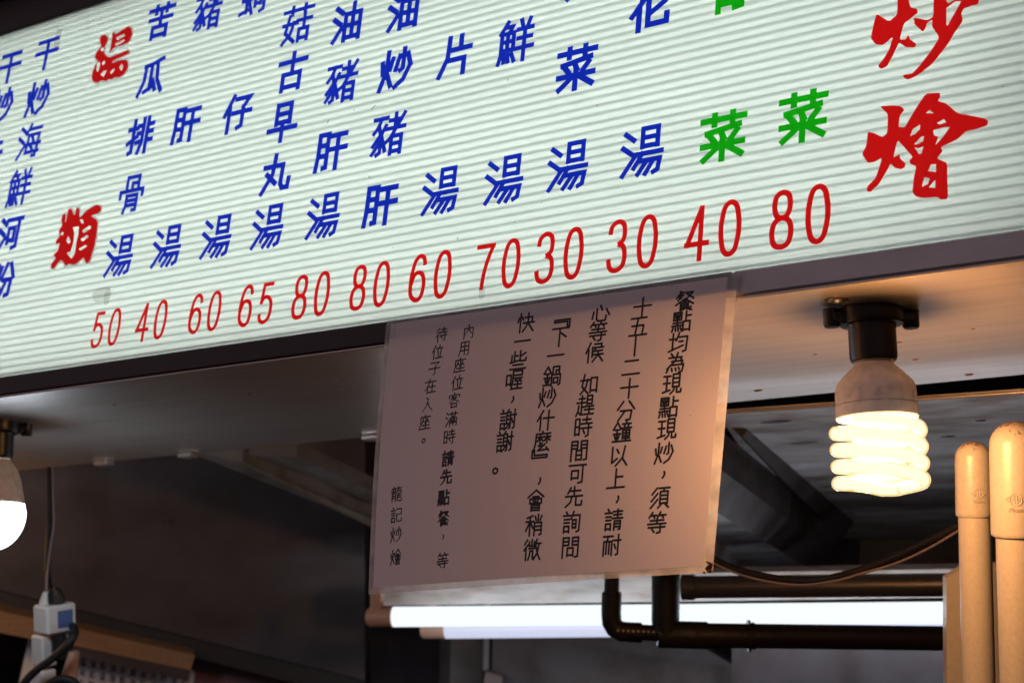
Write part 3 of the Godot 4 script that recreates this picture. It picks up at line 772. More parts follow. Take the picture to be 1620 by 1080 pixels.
func build_sign() -> void:
	var wide := SIGN_RIGHT - SIGN_LEFT
	var mid := (SIGN_RIGHT + SIGN_LEFT) / 2.0
	var t := thing("lit_menu_sign", "back-lit white menu sign with blue, red and green lettering and prices", "menu sign", Transform3D(Basis(Vector3.RIGHT, SIGN_UP, SIGN_OUT), SIGN_FOOT))
	# frame
	for part: Array in [["bottom_frame", Vector3((SIGN_LEFT - 0.025 + 0.155) / 2.0, -0.0098, -0.006), Vector3(0.155 - SIGN_LEFT + 0.024, 0.0186, 0.017)], ["steel_frame", Vector3((SIGN_RIGHT + 0.025 + 0.155) / 2.0, -0.0098, -0.006), Vector3(SIGN_RIGHT + 0.024 - 0.155, 0.0186, 0.017)], ["top_frame", Vector3(mid, SIGN_TALL + 0.021, -0.006), Vector3(wide + 0.05, 0.042, 0.017)],
			["side_frame", Vector3(SIGN_LEFT - 0.013, SIGN_TALL / 2.0, -0.006), Vector3(0.024, SIGN_TALL - 0.002, 0.017)], ["side_frame", Vector3(SIGN_RIGHT + 0.013, SIGN_TALL / 2.0, -0.006), Vector3(0.024, SIGN_TALL - 0.002, 0.017)]]:
		var f := begin()
		cuboid(f, part[1], part[2], Basis.IDENTITY, 0.0012)
		put(f, part[0], M["frame steel"] if part[0] == "steel_frame" else M["dark frame"], t)
	# white tray behind
	var s := begin()
	cuboid(s, Vector3(mid, SIGN_TALL / 2.0 + 0.004, -0.102), Vector3(wide + 0.04, SIGN_TALL + 0.016, 0.004))
	cuboid(s, Vector3(mid, -0.003, -0.0573), Vector3(wide + 0.04, 0.002, 0.085))
	cuboid(s, Vector3(mid, SIGN_TALL + 0.006, -0.0573), Vector3(wide + 0.04, 0.004, 0.085))
	cuboid(s, Vector3(SIGN_LEFT - 0.012, SIGN_TALL / 2.0, -0.0573), Vector3(0.004, SIGN_TALL + 0.003, 0.085))
	cuboid(s, Vector3(SIGN_RIGHT + 0.012, SIGN_TALL / 2.0, -0.0573), Vector3(0.004, SIGN_TALL + 0.003, 0.085))
	put(s, "tray", M["tray white"], t)
	# twin-wall sheet: rear skin, ribs, clear front skin
	s = begin()
	quad(s, Vector3(SIGN_LEFT, 0, -0.0060), Vector3(SIGN_LEFT, SIGN_TALL, -0.0060), Vector3(SIGN_RIGHT, SIGN_TALL, -0.0060), Vector3(SIGN_RIGHT, 0, -0.0060))
	var face := put(s, "twin_wall_sheet", M["diffuser"], t)
	s = begin()
	cuboid(s, Vector3.ZERO, Vector3(wide, 0.0005, 0.0046))
	var rib := s.commit()
	var y := 0.0036
	while y < SIGN_TALL:
		var o := put(rib, "rib", M["rib plastic"], face)
		o.position = Vector3(mid, y, -0.0032)
		y += 0.0071
	s = begin()
	quad(s, Vector3(SIGN_LEFT, 0, 0), Vector3(SIGN_LEFT, SIGN_TALL, 0), Vector3(SIGN_RIGHT, SIGN_TALL, 0), Vector3(SIGN_RIGHT, 0, 0))
	var front := put(s, "front_skin", M["clear sheet"], t)
	# tubes inside the box
	for k in 4:
		var ty := 0.05 + k * 0.096
		s = begin()
		tube(s, [Vector3(SIGN_LEFT + 0.06, ty, -0.088), Vector3(0.36, ty, -0.088)], 0.008, 12)
		put(s, "lamp_tube", M["sign tube glow"], t)
		var l := AreaLight3D.new()
		l.name = "lamp_light"
		l.area_size = Vector2(0.36 - SIGN_LEFT - 0.06, 0.016)
		l.area_normalize_energy = true
		l.position = Vector3((0.36 + SIGN_LEFT + 0.06) / 2.0, ty, -0.078)
		l.rotation.y = PI
		l.light_color = Color(0.97, 1.0, 0.98)
		l.light_energy = SIGN_LIGHT
		l.shadow_enabled = true
		t.add_child(l, true)
	# cut vinyl lettering
	for row: Array in [[MENU_BLUE, "blue vinyl"], [MENU_GREEN, "green vinyl"]]:
		var w: PackedStringArray = row[0].split(" ")
		for i in range(0, w.size(), 3):
			var dense := w[i] in ["豬", "鮮", "菇", "骨", "紫", "蚵", "湯", "海"]
			var o := put(letter_mesh(w[i], 0.0378, 0.0405, 0.0041 if dense else 0.0050), "character", M[row[1]], front)
			o.position = Vector3(w[i + 1].to_float() * 0.001, w[i + 2].to_float() * 0.001, 0.0004)
	var pr := PRICES.split(" ")
	for i in range(0, pr.size(), 2):
		for k in 2:
			var grown := snappedf(lerpf(0.97, 1.16, clampf((pr[i + 1].to_float() + 484.0) / 687.0, 0.0, 1.0)), 0.03)
			var o := put(letter_mesh(pr[i][k], 0.0196 * grown, 0.0392 * grown, 0.0035 * grown), "numeral", M["red vinyl"], front)
			o.position = Vector3(pr[i + 1].to_float() * 0.001 + (k - 0.5) * 0.0228 * grown, 0.0328, 0.0004)
	for brush: Array in [["stir_fire", []], ["stir_few", hole_list("stir_few_holes")], ["braise", hole_list("braise_holes")], ["soup_sun", hole_list("soup_sun_holes")], ["soup_water", hole_list("soup_water_holes")], ["kind", hole_list("kind_holes")]]:
		var p := outline(brush[0])
		s = begin()
		flat_shape(s, p, brush[1], 0.0006)
		put(s, "brush_character", M["red vinyl"], front)
	for called: String in ["soup_sun", "soup_water", "kind"]:
		s = begin()
		for grown in Geometry2D.offset_polygon(outline(called), 1.5, Geometry2D.JOIN_ROUND):
			flat_shape(s, grown, hole_list(called + "_holes"), 0.0003)
		put(s, "white_outline", M["white vinyl"], front)
	# rests of old adhesive tape and a few dead midges
	for p: Array in [[-636, 362, 5, 11], [-497, 67, 13, 7], [-490, 64, 4, 8], [-60, 12, 3, 5]]:
		s = begin()
		var q := PackedVector2Array()
		for k in 9:
			var a := TAU * k / 9.0
			q.append(Vector2(p[0] + p[2] * clampf(cos(a) * 1.3, -1, 1) * (0.9 + 0.2 * sin(k * 5.1)), p[1] + p[3] * clampf(sin(a) * 1.3, -1, 1)))
		flat_shape(s, q, [], 0.0007)
		put(s, "tape_residue", M["tape stain"], front)
	s = begin()
	for p: Array in [[-197, 193, 5, 3], [-245, 190, 1.0, 2.5], [-217, 196, 1.2, 1.2], [-190, 130, 1, 1], [30, 150, 1, 1], [-90, 60, 1.2, 1.2], [-57, 190, 1, 1]]:
		tube(s, [Vector3(p[0], p[1], 0.9) * 0.001, Vector3(p[0] + p[2] * 0.6, p[1] + p[3], 1.0) * 0.001, Vector3(p[0] + p[2], p[1] + p[3] * 1.1, 0.9) * 0.001], 0.00028, 6)
	var rng := RandomNumberGenerator.new()
	rng.seed = 3
	for k in 46:
		var q := Vector3(rng.randf_range(-0.72, 0.36), rng.randf_range(0.006, 0.38), 0.0009)
		tube(s, [q, q + Vector3(rng.randf_range(0.0003, 0.0011), rng.randf_range(-0.0006, 0.0006), 0)], rng.randf_range(0.00012, 0.0003), 5)
	put(s, "midges", M["black plastic"], front).set_meta("kind", "stuff")

func plate(called: String, label: String, category: String, corners: Array, thick: float, material: String) -> Node3D:   # a flat plate given by its corners (pixel, distance)
	var face := corners.map(func(c): return pt(c[0], c[1], c[2]))
	var n: Vector3 = (face[2] - face[0]).cross(face[1] - face[0]).normalized()
	if n.dot(CAM - face[0]) < 0.0:
		n = -n
	var foot: Vector3 = face[face.size() - 1]
	var t := thing(called, label, category, Transform3D(Basis.IDENTITY, foot))
	var s := begin()
	slab(s, face.map(func(v): return v - foot), -n * thick)
	put(s, "panel", M[material], t)
	return t

func strip(t: Node3D, called: String, corners: Array, thick: float, material: String) -> void:
	var face := corners.map(func(c): return pt(c[0], c[1], c[2]) - t.position)
	var n: Vector3 = (face[2] - face[0]).cross(face[1] - face[0]).normalized()
	if n.dot(CAM - t.position - face[0]) < 0.0:
		n = -n
	var s := begin()
	slab(s, face, -n * thick)
	put(s, called, M[material], t)

func build_hood() -> void:
	# steel ceiling sheet behind the canopy, with a rolled front edge
	var edge := [Vector2(1080, 657), Vector2(1680, 616)].map(func(p): return on_level(p.x, p.y, SOFFIT))
	var sheet := edge + [Vector2(1680, 858), Vector2(1510, 853), Vector2(1320, 851), Vector2(1285, 845), Vector2(1257, 829), Vector2(1195, 742), Vector2(1150, 676)].map(func(p): return on_level(p.x, p.y, SOFFIT))
	var t := thing("hood_ceiling_sheet", "bluish grey steel hood sheet behind the glowing spiral lamp", "hood sheet", Transform3D(Basis.IDENTITY, edge[0]))
	var s := begin()
	slab(s, sheet.map(func(v): return v - edge[0]), Vector3(0, 0.003, 0))
	put(s, "sheet", M["hood steel"], t)
	s = begin()
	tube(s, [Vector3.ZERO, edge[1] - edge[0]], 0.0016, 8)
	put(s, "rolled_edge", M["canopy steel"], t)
	s = begin()
	for p: Array in [[1340, 812, 5.0], [1310, 770, 3.0], [1272, 700, 6.0], [1552, 665, 2.0], [1500, 690, 3.0], [1228, 667, 6.0]]:
		var c := on_level(p[0], p[1], SOFFIT) - edge[0] as Vector3
		lathe(s, [Vector2(0.0, -0.001), Vector2(p[2] * 0.001, -0.0008), Vector2(p[2] * 0.0013, -0.0001)], 12, Transform3D(Basis.IDENTITY.scaled(Vector3(2.2, 1, 1)), c))
	put(s, "grease_spots", M["black rim"], t).set_meta("kind", "stuff")
	t = plate("dark_duct", "dark sloping duct with a thin pale ridge painted as its edge highlight beside the steel hood sheet", "duct", [[1080, 610, 1.66], [1175, 690, 1.72], [1330, 852, 2.62], [1290, 905, 2.62], [1080, 778, 1.66]], 0.04, "dark panel")
	strip(t, "highlight_ridge", [[1080, 716, 1.648], [1262, 829, 2.39], [1262, 833, 2.39], [1080, 720, 1.648]], 0.004, "grey beam")  # thin ridge, its paler colour stands in for the highlight along the duct's edge
	plate("steel_flap", "thin steel flap hanging below the dark sloping duct", "steel flap", [[1070, 770, 1.78], [1282, 900, 2.72], [1180, 903, 2.72], [1070, 850, 1.78]], 0.004, "hood steel")
	# dark hood side over the left of the kitchen
	t = plate("hood_side_panel", "large dark brown hood panel with a black lower rim", "hood panel", [[-160, 640, 2.42], [577, 640, 2.58], [577, 1082, 2.58], [-160, 900, 2.42]], 0.03, "dark panel")
	strip(t, "lower_rim", [[-160, 896, 2.405], [577, 1078, 2.565], [577, 1108, 2.565], [-160, 922, 2.405]], 0.05, "black rim")
	s = begin()
	var spot := pt(255, 825, 2.449) - t.position
	tube(s, [spot, spot + CZ * 0.006], 0.0032, 10)
	put(s, "bolt", M["black rim"], t)
	t = plate("cross_beam", "grey painted beam sloping down behind the notice's edge", "beam", [[300, 716, 2.02], [470, 722, 2.06], [700, 828, 2.36], [700, 874, 2.36], [384, 730, 2.03]], 0.02, "grey beam")
	strip(t, "lower_lip", [[384, 731, 2.02], [700, 871, 2.35], [700, 887, 2.35], [470, 775, 2.1]], 0.006, "grey beam")
	plate("tall_cabinet", "dark grey cabinet side standing between hood panel and pale post", "cabinet", [[586, 700, 2.7], [709, 700, 2.8], [703, 1120, 2.8], [586, 1120, 2.7]], 0.3, "dark panel")

func build_kitchen_back() -> void:
	plate("pale_post", "pale grey upright post below the fluorescent tubes", "post", [[716, 900, 2.74], [767, 900, 2.76], [762, 1120, 2.76], [711, 1120, 2.74]], 0.06, "pale wall")
	plate("white_rail", "thin white upright rail beside the pale post", "rail", [[768, 900, 2.72], [777, 900, 2.72], [773, 1060, 2.72], [764, 1060, 2.72]], 0.01, "tray white")
	plate("splash_panel", "smooth grey splash panel with a slanted top below the black pipe", "panel", [[779, 1000, 2.62], [1072, 1000, 2.5], [1168, 1056, 2.46], [1168, 1130, 2.46], [777, 1130, 2.62]], 0.02, "grey tile")
	plate("small_hook_box", "small brownish box clinging to the grey splash panel", "box", [[768, 1062, 2.58], [795, 1070, 2.58], [795, 1100, 2.58], [762, 1100, 2.58]], 0.02, "pale wall")
	plate("corner_shade_slab", "dark slab standing in for the shade in the corner below the iron pipe", "cabinet", [[1158, 1000, 2.2], [1640, 990, 2.0], [1640, 1130, 2.0], [1158, 1130, 2.2]], 0.3, "dark panel")  # added slab, its dark colour stands in for the corner's shade
	plate("wall_cupboard", "dim brown wall cupboard beyond the hanging cable", "cupboard", [[1362, 840, 3.0], [1640, 840, 2.9], [1640, 960, 2.9], [1358, 960, 3.0]], 0.25, "sooty wall")
	var t := plate("wooden_rail", "worn tan wooden rail under the dark hood panel", "rail", [[-160, 930, 2.36], [308, 1036, 2.47], [300, 1062, 2.47], [-160, 968, 2.36]], 0.05, "wood")
	strip(t, "lower_moulding", [[60, 1010, 2.405], [300, 1062, 2.46], [298, 1078, 2.46], [60, 1024, 2.405]], 0.03, "dark panel")
	plate("pink_partition", "dull pink partition beside the small printed menu", "partition", [[302, 1034, 2.62], [572, 1060, 2.68], [572, 1160, 2.68], [302, 1160, 2.62]], 0.03, "pink wall")
	# small printed menu, standing behind the power strip
	var im := Image.create(512, 192, false, Image.FORMAT_L8)
	im.fill(Color(0.93, 0.93, 0.93))
	var words := "湯肝炒海鮮河粉菜花油片"
	for k in 11:
		for r in 4:
			print_letter(im, words[(k * 3 + r * 5) % 11], Vector2(30 + k * 45, 34 + r * 44), Vector2(24, 34), 3.0)
	var m := mat("menu print", Color(0.80, 0.80, 0.83), 0.6)
	m.albedo_texture = ImageTexture.create_from_image(im)
	var foot := pt(120, 1110, 2.52)
	var ps := [pt(121, 1032, 2.52), pt(303, 1068, 2.52), pt(297, 1140, 2.52), pt(114, 1104, 2.52)]
	t = thing("printed_menu", "small white printed menu with columns of dark characters under wooden rail", "menu", Transform3D(Basis.IDENTITY, foot))
	var s := begin()
	var uv := [Vector2(0, 0), Vector2(1, 0), Vector2(1, 1), Vector2(0, 1)]
	for k: int in [0, 1, 2, 0, 2, 3]:
		s.set_normal(CZ)
		s.set_uv(uv[k])
		s.add_vertex(ps[k] - foot)
	put(s, "sheet", m, t)
	strip(t, "backing_board", [[118, 1029, 2.527], [306, 1066, 2.527], [300, 1142, 2.527], [111, 1106, 2.527]], 0.008, "tray white")
	strip(t, "corner_clip", [[284, 1057, 2.51], [305, 1061, 2.51], [304, 1068, 2.51], [283, 1064, 2.51]], 0.004, "white plastic")
	plate("white_post", "pale leaning board edge behind the power strip", "board", [[44, 1012, 2.5], [56, 1014, 2.5], [46, 1140, 2.5], [16, 1140, 2.5]], 0.02, "tray white")

func build_notice() -> void:
	# one A4 sheet in a laminating pouch, hung from the sign's frame, its foot slightly curled back
	var c := [Vector3(-0.1467, 1.8814, 0.0063), Vector3(0.1613, 1.8804, 0.0064), Vector3(0.1495, 1.6769, 0.0246), Vector3(-0.1474, 1.6691, 0.0177)]
	var foot: Vector3 = (c[2] + c[3]) / 2.0
	var at := func(u: float, v: float, lift: float) -> Vector3:
		var p: Vector3 = c[0].lerp(c[1], u).lerp((c[3] as Vector3).lerp(c[2], u), v)
		var bow := sin(v * PI) * 0.0035 * (1.0 - u) + sin(u * PI) * 0.0015 * v
		return p + Vector3(0, 0.1, 0.99) * (bow + lift) - foot
	var im := Image.create(1536, 1072, false, Image.FORMAT_L8)
	im.fill(Color.WHITE)
	var unit := Vector2(1536.0 / 305.0, 1072.0 / 213.0)
	for k in NOTICE.size():
		var where := numbers(NOTICE[k][1])
		var text: String = NOTICE[k][0]
		for i in text.length():
			var mid := Vector2(where[i * 2], where[i * 2 + 1]) * unit
			var bold := k == 5 and i >= 7 and i <= 10
			var size := Vector2(14.8, 15.0) if k < 5 else Vector2(10.8, 11.2)
			if text[i] in "，。":
				size *= 0.8
			if text[i] in "『』":
				size = Vector2(14.6, 9.5)
			print_letter(im, text[i], mid, size * unit, (1.5 if k < 5 else (1.45 if bold else 1.0)) * unit.x, k >= 5, 0.06 if k >= 5 else 0.0)
	var specks := RandomNumberGenerator.new()
	specks.seed = 8
	for k in 90:                                            # dirt specks and a few short hairs on the pouch
		var at_speck := Vector2(specks.randf() * 1536.0, specks.randf() * 1072.0)
		var off := Vector2.from_angle(specks.randf() * TAU) * (specks.randf_range(4.0, 9.0) if k % 9 == 0 else 0.6)
		ink(im, at_speck, at_speck + off, 1.6, 1.2, specks.randf_range(0.25, 0.6))
	var paper := mat("notice paper", Color(0.77, 0.70, 0.72), 0.45)
	paper.albedo_texture = ImageTexture.create_from_image(im)
	paper.backlight_enabled = true
	paper.backlight = Color(0.32, 0.31, 0.31).linear_to_srgb()
	paper.clearcoat_enabled = true
	paper.clearcoat = 0.35
	paper.clearcoat_roughness = 0.25
	var t := thing("laminated_notice", "laminated paper notice with columns of black handwriting-like print under the sign", "notice", Transform3D(Basis.IDENTITY, foot))
	var inner := Rect2(0.014, 0.012, 0.962, 0.966)
	var s := begin()
	sheet_patch(s, at, inner, 0.0, 30, 22)
	put(s, "paper", paper, t)
	s = begin()
	sheet_patch(s, at, Rect2(0, 0, 1, 0.012), 0.0002, 24, 1)
	sheet_patch(s, at, Rect2(0, 0.978, 1, 0.022), 0.0002, 40, 2)
	sheet_patch(s, at, Rect2(0, 0.012, 0.014, 0.966), 0.0002, 2, 24)
	sheet_patch(s, at, Rect2(0.976, 0.012, 0.024, 0.966), 0.0002, 2, 24)
	put(s, "laminate_border", M["laminate"], t)
	# strips of clear tape at the upper corners and a dab of rust at the lower one
	s = begin()
	sheet_patch(s, at, Rect2(0.0, -0.004, 0.035, 0.075), 0.0006, 3, 4)
	put(s, "tape", M["clear tape"], t)
	s = begin()
	sheet_patch(s, at, Rect2(0.972, -0.004, 0.034, 0.11), 0.0006, 3, 4)
	put(s, "tape", M["clear tape"], t)
	s = begin()
	var rng := RandomNumberGenerator.new()
	rng.seed = 5
	for k in 26:
		var p: Vector3 = at.call(0.99 + rng.randfn(0, 0.006), 0.985 + rng.randfn(0, 0.008), 0.0006)
		cuboid(s, p, Vector3(0.0014, 0.0012, 0.0008) * rng.randf_range(0.5, 1.5), Basis.from_euler(Vector3(rng.randf(), rng.randf() * 3.0, rng.randf() * 3.0)))
	put(s, "rust_crumbs", M["rust grime"], t).set_meta("kind", "stuff")

func sheet_patch(s: SurfaceTool, at: Callable, r: Rect2, lift: float, nu: int, nv: int) -> void:
	for i in nu:
		for j in nv:
			var p := []
			var uv := []
			for q: Vector2 in [Vector2(i, j), Vector2(i + 1, j), Vector2(i + 1, j + 1), Vector2(i, j + 1)]:
				var w := r.position + q / Vector2(nu, nv) * r.size
				p.append(at.call(w.x, w.y, lift))
				uv.append(w)
			var n: Vector3 = (p[2] - p[0]).cross(p[1] - p[0]).normalized()
			for k: int in [0, 1, 2, 0, 2, 3]:
				s.set_normal(n)
				s.set_uv(uv[k])
				s.add_vertex(p[k])

func socket_and_ears(t: Node3D, s: float) -> void:   # a black screwed-on lamp holder, hanging from y = 0
	var st := begin()
	lathe(st, [Vector2(0.0, 0.0), Vector2(0.0225, 0.0), Vector2(0.0225, -0.009), Vector2(0.0215, -0.0112), Vector2(0.0170, -0.0115), Vector2(0.0164, -0.0135), Vector2(0.0163, -0.034), Vector2(0.0155, -0.0365), Vector2(0.0128, -0.0368)].map(func(v): return v * s), 36)
	put(st, "socket", M["black plastic"], t)
	for g: float in [-1.0, 1.0]:
		st = begin()
		cuboid(st, Vector3(g * 0.0235, -0.0058, 0.0) * s, Vector3(0.014, 0.0086, 0.013) * s, Basis.IDENTITY, 0.002 * s)
		lathe(st, [Vector2(0.0, -0.0135), Vector2(0.0048, -0.0133), Vector2(0.0058, -0.012), Vector2(0.0060, -0.0004)].map(func(v): return v * s), 18, Transform3D(Basis.IDENTITY, Vector3(g * 0.0285, 0, 0) * s))
		put(st, "mounting_ear", M["black plastic"], t)
	st = begin()
	var thread := []
	for k in 13:
		thread.append(Vector2(0.0130 + 0.0006 * (k % 2), -0.0355 - k * 0.0005) * s)
	lathe(st, thread, 32)
	put(st, "screw_cap", M["thread metal"], t)

func build_spiral_lamp() -> void:
	var at := on_level(1378, 489, SOFFIT)
	var t := thing("spiral_lamp", "warm glowing spiral energy-saving lamp in black holder under steel canopy", "lamp", Transform3D(Basis.from_euler(Vector3(0, 0.75, 0.03)), at))
	socket_and_ears(t, 1.0)
	var s := begin()
	lathe(s, [Vector2(0.0135, -0.0385), Vector2(0.0142, -0.0400), Vector2(0.0175, -0.0430), Vector2(0.0235, -0.0490), Vector2(0.0262, -0.0525), Vector2(0.0274, -0.0565), Vector2(0.0277, -0.0610), Vector2(0.0277, -0.0672), Vector2(0.0272, -0.0674), Vector2(0.0272, -0.0680), Vector2(0.0279, -0.0682), Vector2(0.0281, -0.0760), Vector2(0.0272, -0.0770), Vector2(0.0262, -0.0762), Vector2(0.0, -0.0745)], 48)
	put(s, "ballast_housing", M["lamp plastic"], t)
	# double helix of glass tube, its two ends rising into the housing
	s = begin()
	var path := []
	var turns := 4.05
	var n := 150
	for strand in 2:
		var leg := []
		for k in n + 1:
			var f := float(k) / n
			var a := f * turns * TAU * 0.5 + strand * PI + 0.5
			var r := 0.0282 - 0.0080 * (1.0 - smoothstep(0.0, 0.13, f)) - 0.010 * smoothstep(0.93, 1.0, f)
			leg.append(Vector3(cos(a) * r, -0.0775 - f * 0.0462, -sin(a) * r))
		leg.push_front(leg[0] + Vector3(0, 0.008, 0))
		if strand == 0:
			path = leg
		else:
			leg.reverse()
			path.append((path[path.size() - 1] + leg[0]) / 2.0 - Vector3(0, 0.0012, 0))
			path.append_array(leg)
	tube(s, path, 0.0051, 14)
	var glass := put(s, "glass_tube", M["warm coil glow"], t)
	s = begin()
	tube(s, path, 0.0038, 14)
	put(s, "phosphor_core", M["warm phosphor"], glass)
	lamp_light(t, Vector3(0, -0.101, 0), Color(1.0, 0.71, 0.44), CFL_LIGHT, 0.026)

func build_led_lamp() -> void:
	var at := on_level(-4, 668, SOFFIT)
	var t := thing("round_bulb", "cold white round bulb in black holder beside the dark hood panel", "lamp", Transform3D(Basis.from_euler(Vector3(0, 0.9, 0.03)), at))
	socket_and_ears(t, 1.0)
	var s := begin()
	lathe(s, [Vector2(0.0135, -0.0385), Vector2(0.0150, -0.0410), Vector2(0.0220, -0.0500), Vector2(0.0255, -0.0600), Vector2(0.0280, -0.0720), Vector2(0.0300, -0.0840), Vector2(0.0295, -0.0842)], 44)
	put(s, "bulb_base", M["lamp plastic"], t)
	s = begin()
	var dome := []
	for k in 17:
		var a := PI / 2.0 * (k / 16.0)
		dome.append(Vector2(0.0315 * cos(a * 0.999), -0.0925 - 0.038 * sin(a)))
	dome.push_front(Vector2(0.0297, -0.0843))
	lathe(s, dome, 44)
	put(s, "bulb_dome", M["cool dome glow"], t)
	lamp_light(t, Vector3(0, -0.104, 0), Color(0.80, 0.90, 1.0), LED_LIGHT, 0.026)

func build_tube_light() -> void:
	var a := pt(623, 975.5, 2.10)
	var b := pt(1700, 967, 1.90)
	var along := (b - a).normalized()
	var t := thing("fluorescent_fitting", "white fluorescent batten with two lit tubes behind the notice", "light fitting", Transform3D(Basis.IDENTITY, a))
	var s := begin()
	tube(s, [Vector3.ZERO, b - a], 0.0124, 20)
	put(s, "lamp_tube", M["first tube glow"], t)
	var a2 := pt(706, 995, 2.26)
	var b2 := pt(1700, 984, 2.04)
	s = begin()
	tube(s, [a2 - a, b2 - a], 0.0124, 20)
	put(s, "lamp_tube", M["second tube glow"], t)
	for end: Array in [[a, a], [a2, a2]]:
		s = begin()
		var e: Vector3 = end[0] - a
		tube(s, [e - along * 0.034, e - along * 0.030, e - along * 0.001], [0.0105, 0.0128, 0.0128], 16)
		cuboid(s, e - along * 0.022 + CY * 0.02, Vector3(0.016, 0.036, 0.018), Basis(CX, CY, CZ), 0.003)
		put(s, "lamp_holder", M["holder plastic"], t)
	var box := begin()
	slab(box, [pt(600, 914, 2.24), pt(1700, 897, 2.02), pt(1700, 942, 2.02), pt(600, 958, 2.24)].map(func(v): return v - a), -CZ * 0.05)
	put(box, "batten", M["batten paint"], t)
	var l := AreaLight3D.new()
	l.name = "lamp_light"
	l.area_size = Vector2((b - a).length(), 0.026)
	l.area_normalize_energy = true
	var zed := (CZ * 0.75 - CY * 0.85).normalized()
	zed = (zed - along * zed.dot(along)).normalized()
	l.transform = Transform3D(Basis(along, (-zed).cross(along), -zed), (b - a) / 2.0 + zed * 0.016)
	l.light_color = Color(0.90, 0.94, 1.0)
	l.light_energy = TUBE_LIGHT
	l.shadow_enabled = true
	t.add_child(l)
	# the tubes shine on the wall behind and on their batten as well
	for way: Array in [[-CZ * 0.9 - CY * 0.6, 0.6, 0.055], [CY - CZ * 0.25, 0.16, 0.016]]:
		var more := l.duplicate() as AreaLight3D
		var back: Vector3 = (way[0] as Vector3).normalized()
		back = (back - along * back.dot(along)).normalized()
		more.transform = Transform3D(Basis(along, (-back).cross(along), -back), (b - a) / 2.0 + back * way[2])
		more.light_energy = TUBE_LIGHT * way[1]
		t.add_child(more, true)
	# dark duct pipe that runs in front of the batten's far end
	t = thing("dark_duct_pipe", "dark round duct pipe lying above the bright fluorescent tube", "duct pipe", Transform3D(Basis.IDENTITY, pt(1082, 929, 1.86)))
	s = begin()
	tube(s, [Vector3.ZERO, pt(1700, 923, 1.74) - t.position], 0.0124, 24)
	put(s, "pipe", M["dark duct"], t)
	s = begin()
	tube(s, [Vector3.ZERO - along * 0.002, along * 0.012], 0.0142, 24)
	put(s, "end_collar", M["dark duct"], t)

func build_iron_pipe() -> void:
	var d := 1.76
	var t := thing("iron_pipe", "black iron pipe run with elbow and tee crossing the fluorescent tubes", "pipe", Transform3D(Basis.IDENTITY, pt(1000, 1000, d)))
	var p := func(x: float, y: float, dd := d) -> Vector3: return pt(x, y, dd) - t.position
	var s := begin()
	tube(s, [p.call(969, 820), p.call(968, 940)], 0.0078, 18)
	put(s, "riser", M["black iron"], t)
	s = begin()
	tube(s, [p.call(968, 936), p.call(968, 939), p.call(967, 970), p.call(968, 984), p.call(973, 993), p.call(983, 998.5), p.call(1000, 1000), p.call(1014, 1000.5), p.call(1016, 1000.5)], [0.0095, 0.0105, 0.0104, 0.0104, 0.0104, 0.0104, 0.0104, 0.0105, 0.0092], 20)
	put(s, "elbow", M["black iron"], t)
	s = begin()
	tube(s, [p.call(1012, 1000), p.call(1052, 1002)], 0.0082, 18)
	put(s, "branch", M["black iron"], t)
	s = begin()
	tube(s, [p.call(1054, 820), p.call(1053, 1000)], 0.0146, 22)
	put(s, "riser", M["black iron"], t)
	s = begin()
	tube(s, [p.call(1040, 1003), p.call(1043, 1003), p.call(1118, 1005), p.call(1121, 1005)], [0.0125, 0.0142, 0.0142, 0.0128], 22)
	put(s, "tee", M["black iron"], t)
	s = begin()
	tube(s, [p.call(1118, 1005), p.call(1700, 1012)], 0.0128, 22)
	put(s, "main_pipe", M["black iron"], t)
	for x: float in [1183.0, 1190.0]:
		s = begin()
		tube(s, [p.call(x, 1006), p.call(x + 4, 1006)], 0.0142 if x > 1185 else 0.0165, 20)
		put(s, "clamp_ring", M["black iron"], t)
	# row of rivet-like drops along the elbow's lower side
	s = begin()
	for k in 9:
		var q: Vector3 = p.call(978 + k * 8, 997 + k * 0.3, d - 0.0108)
		tube(s, [q, q + CZ * 0.0006], 0.0012, 8)
	put(s, "drops", M["thread metal"], t).set_meta("kind", "stuff")

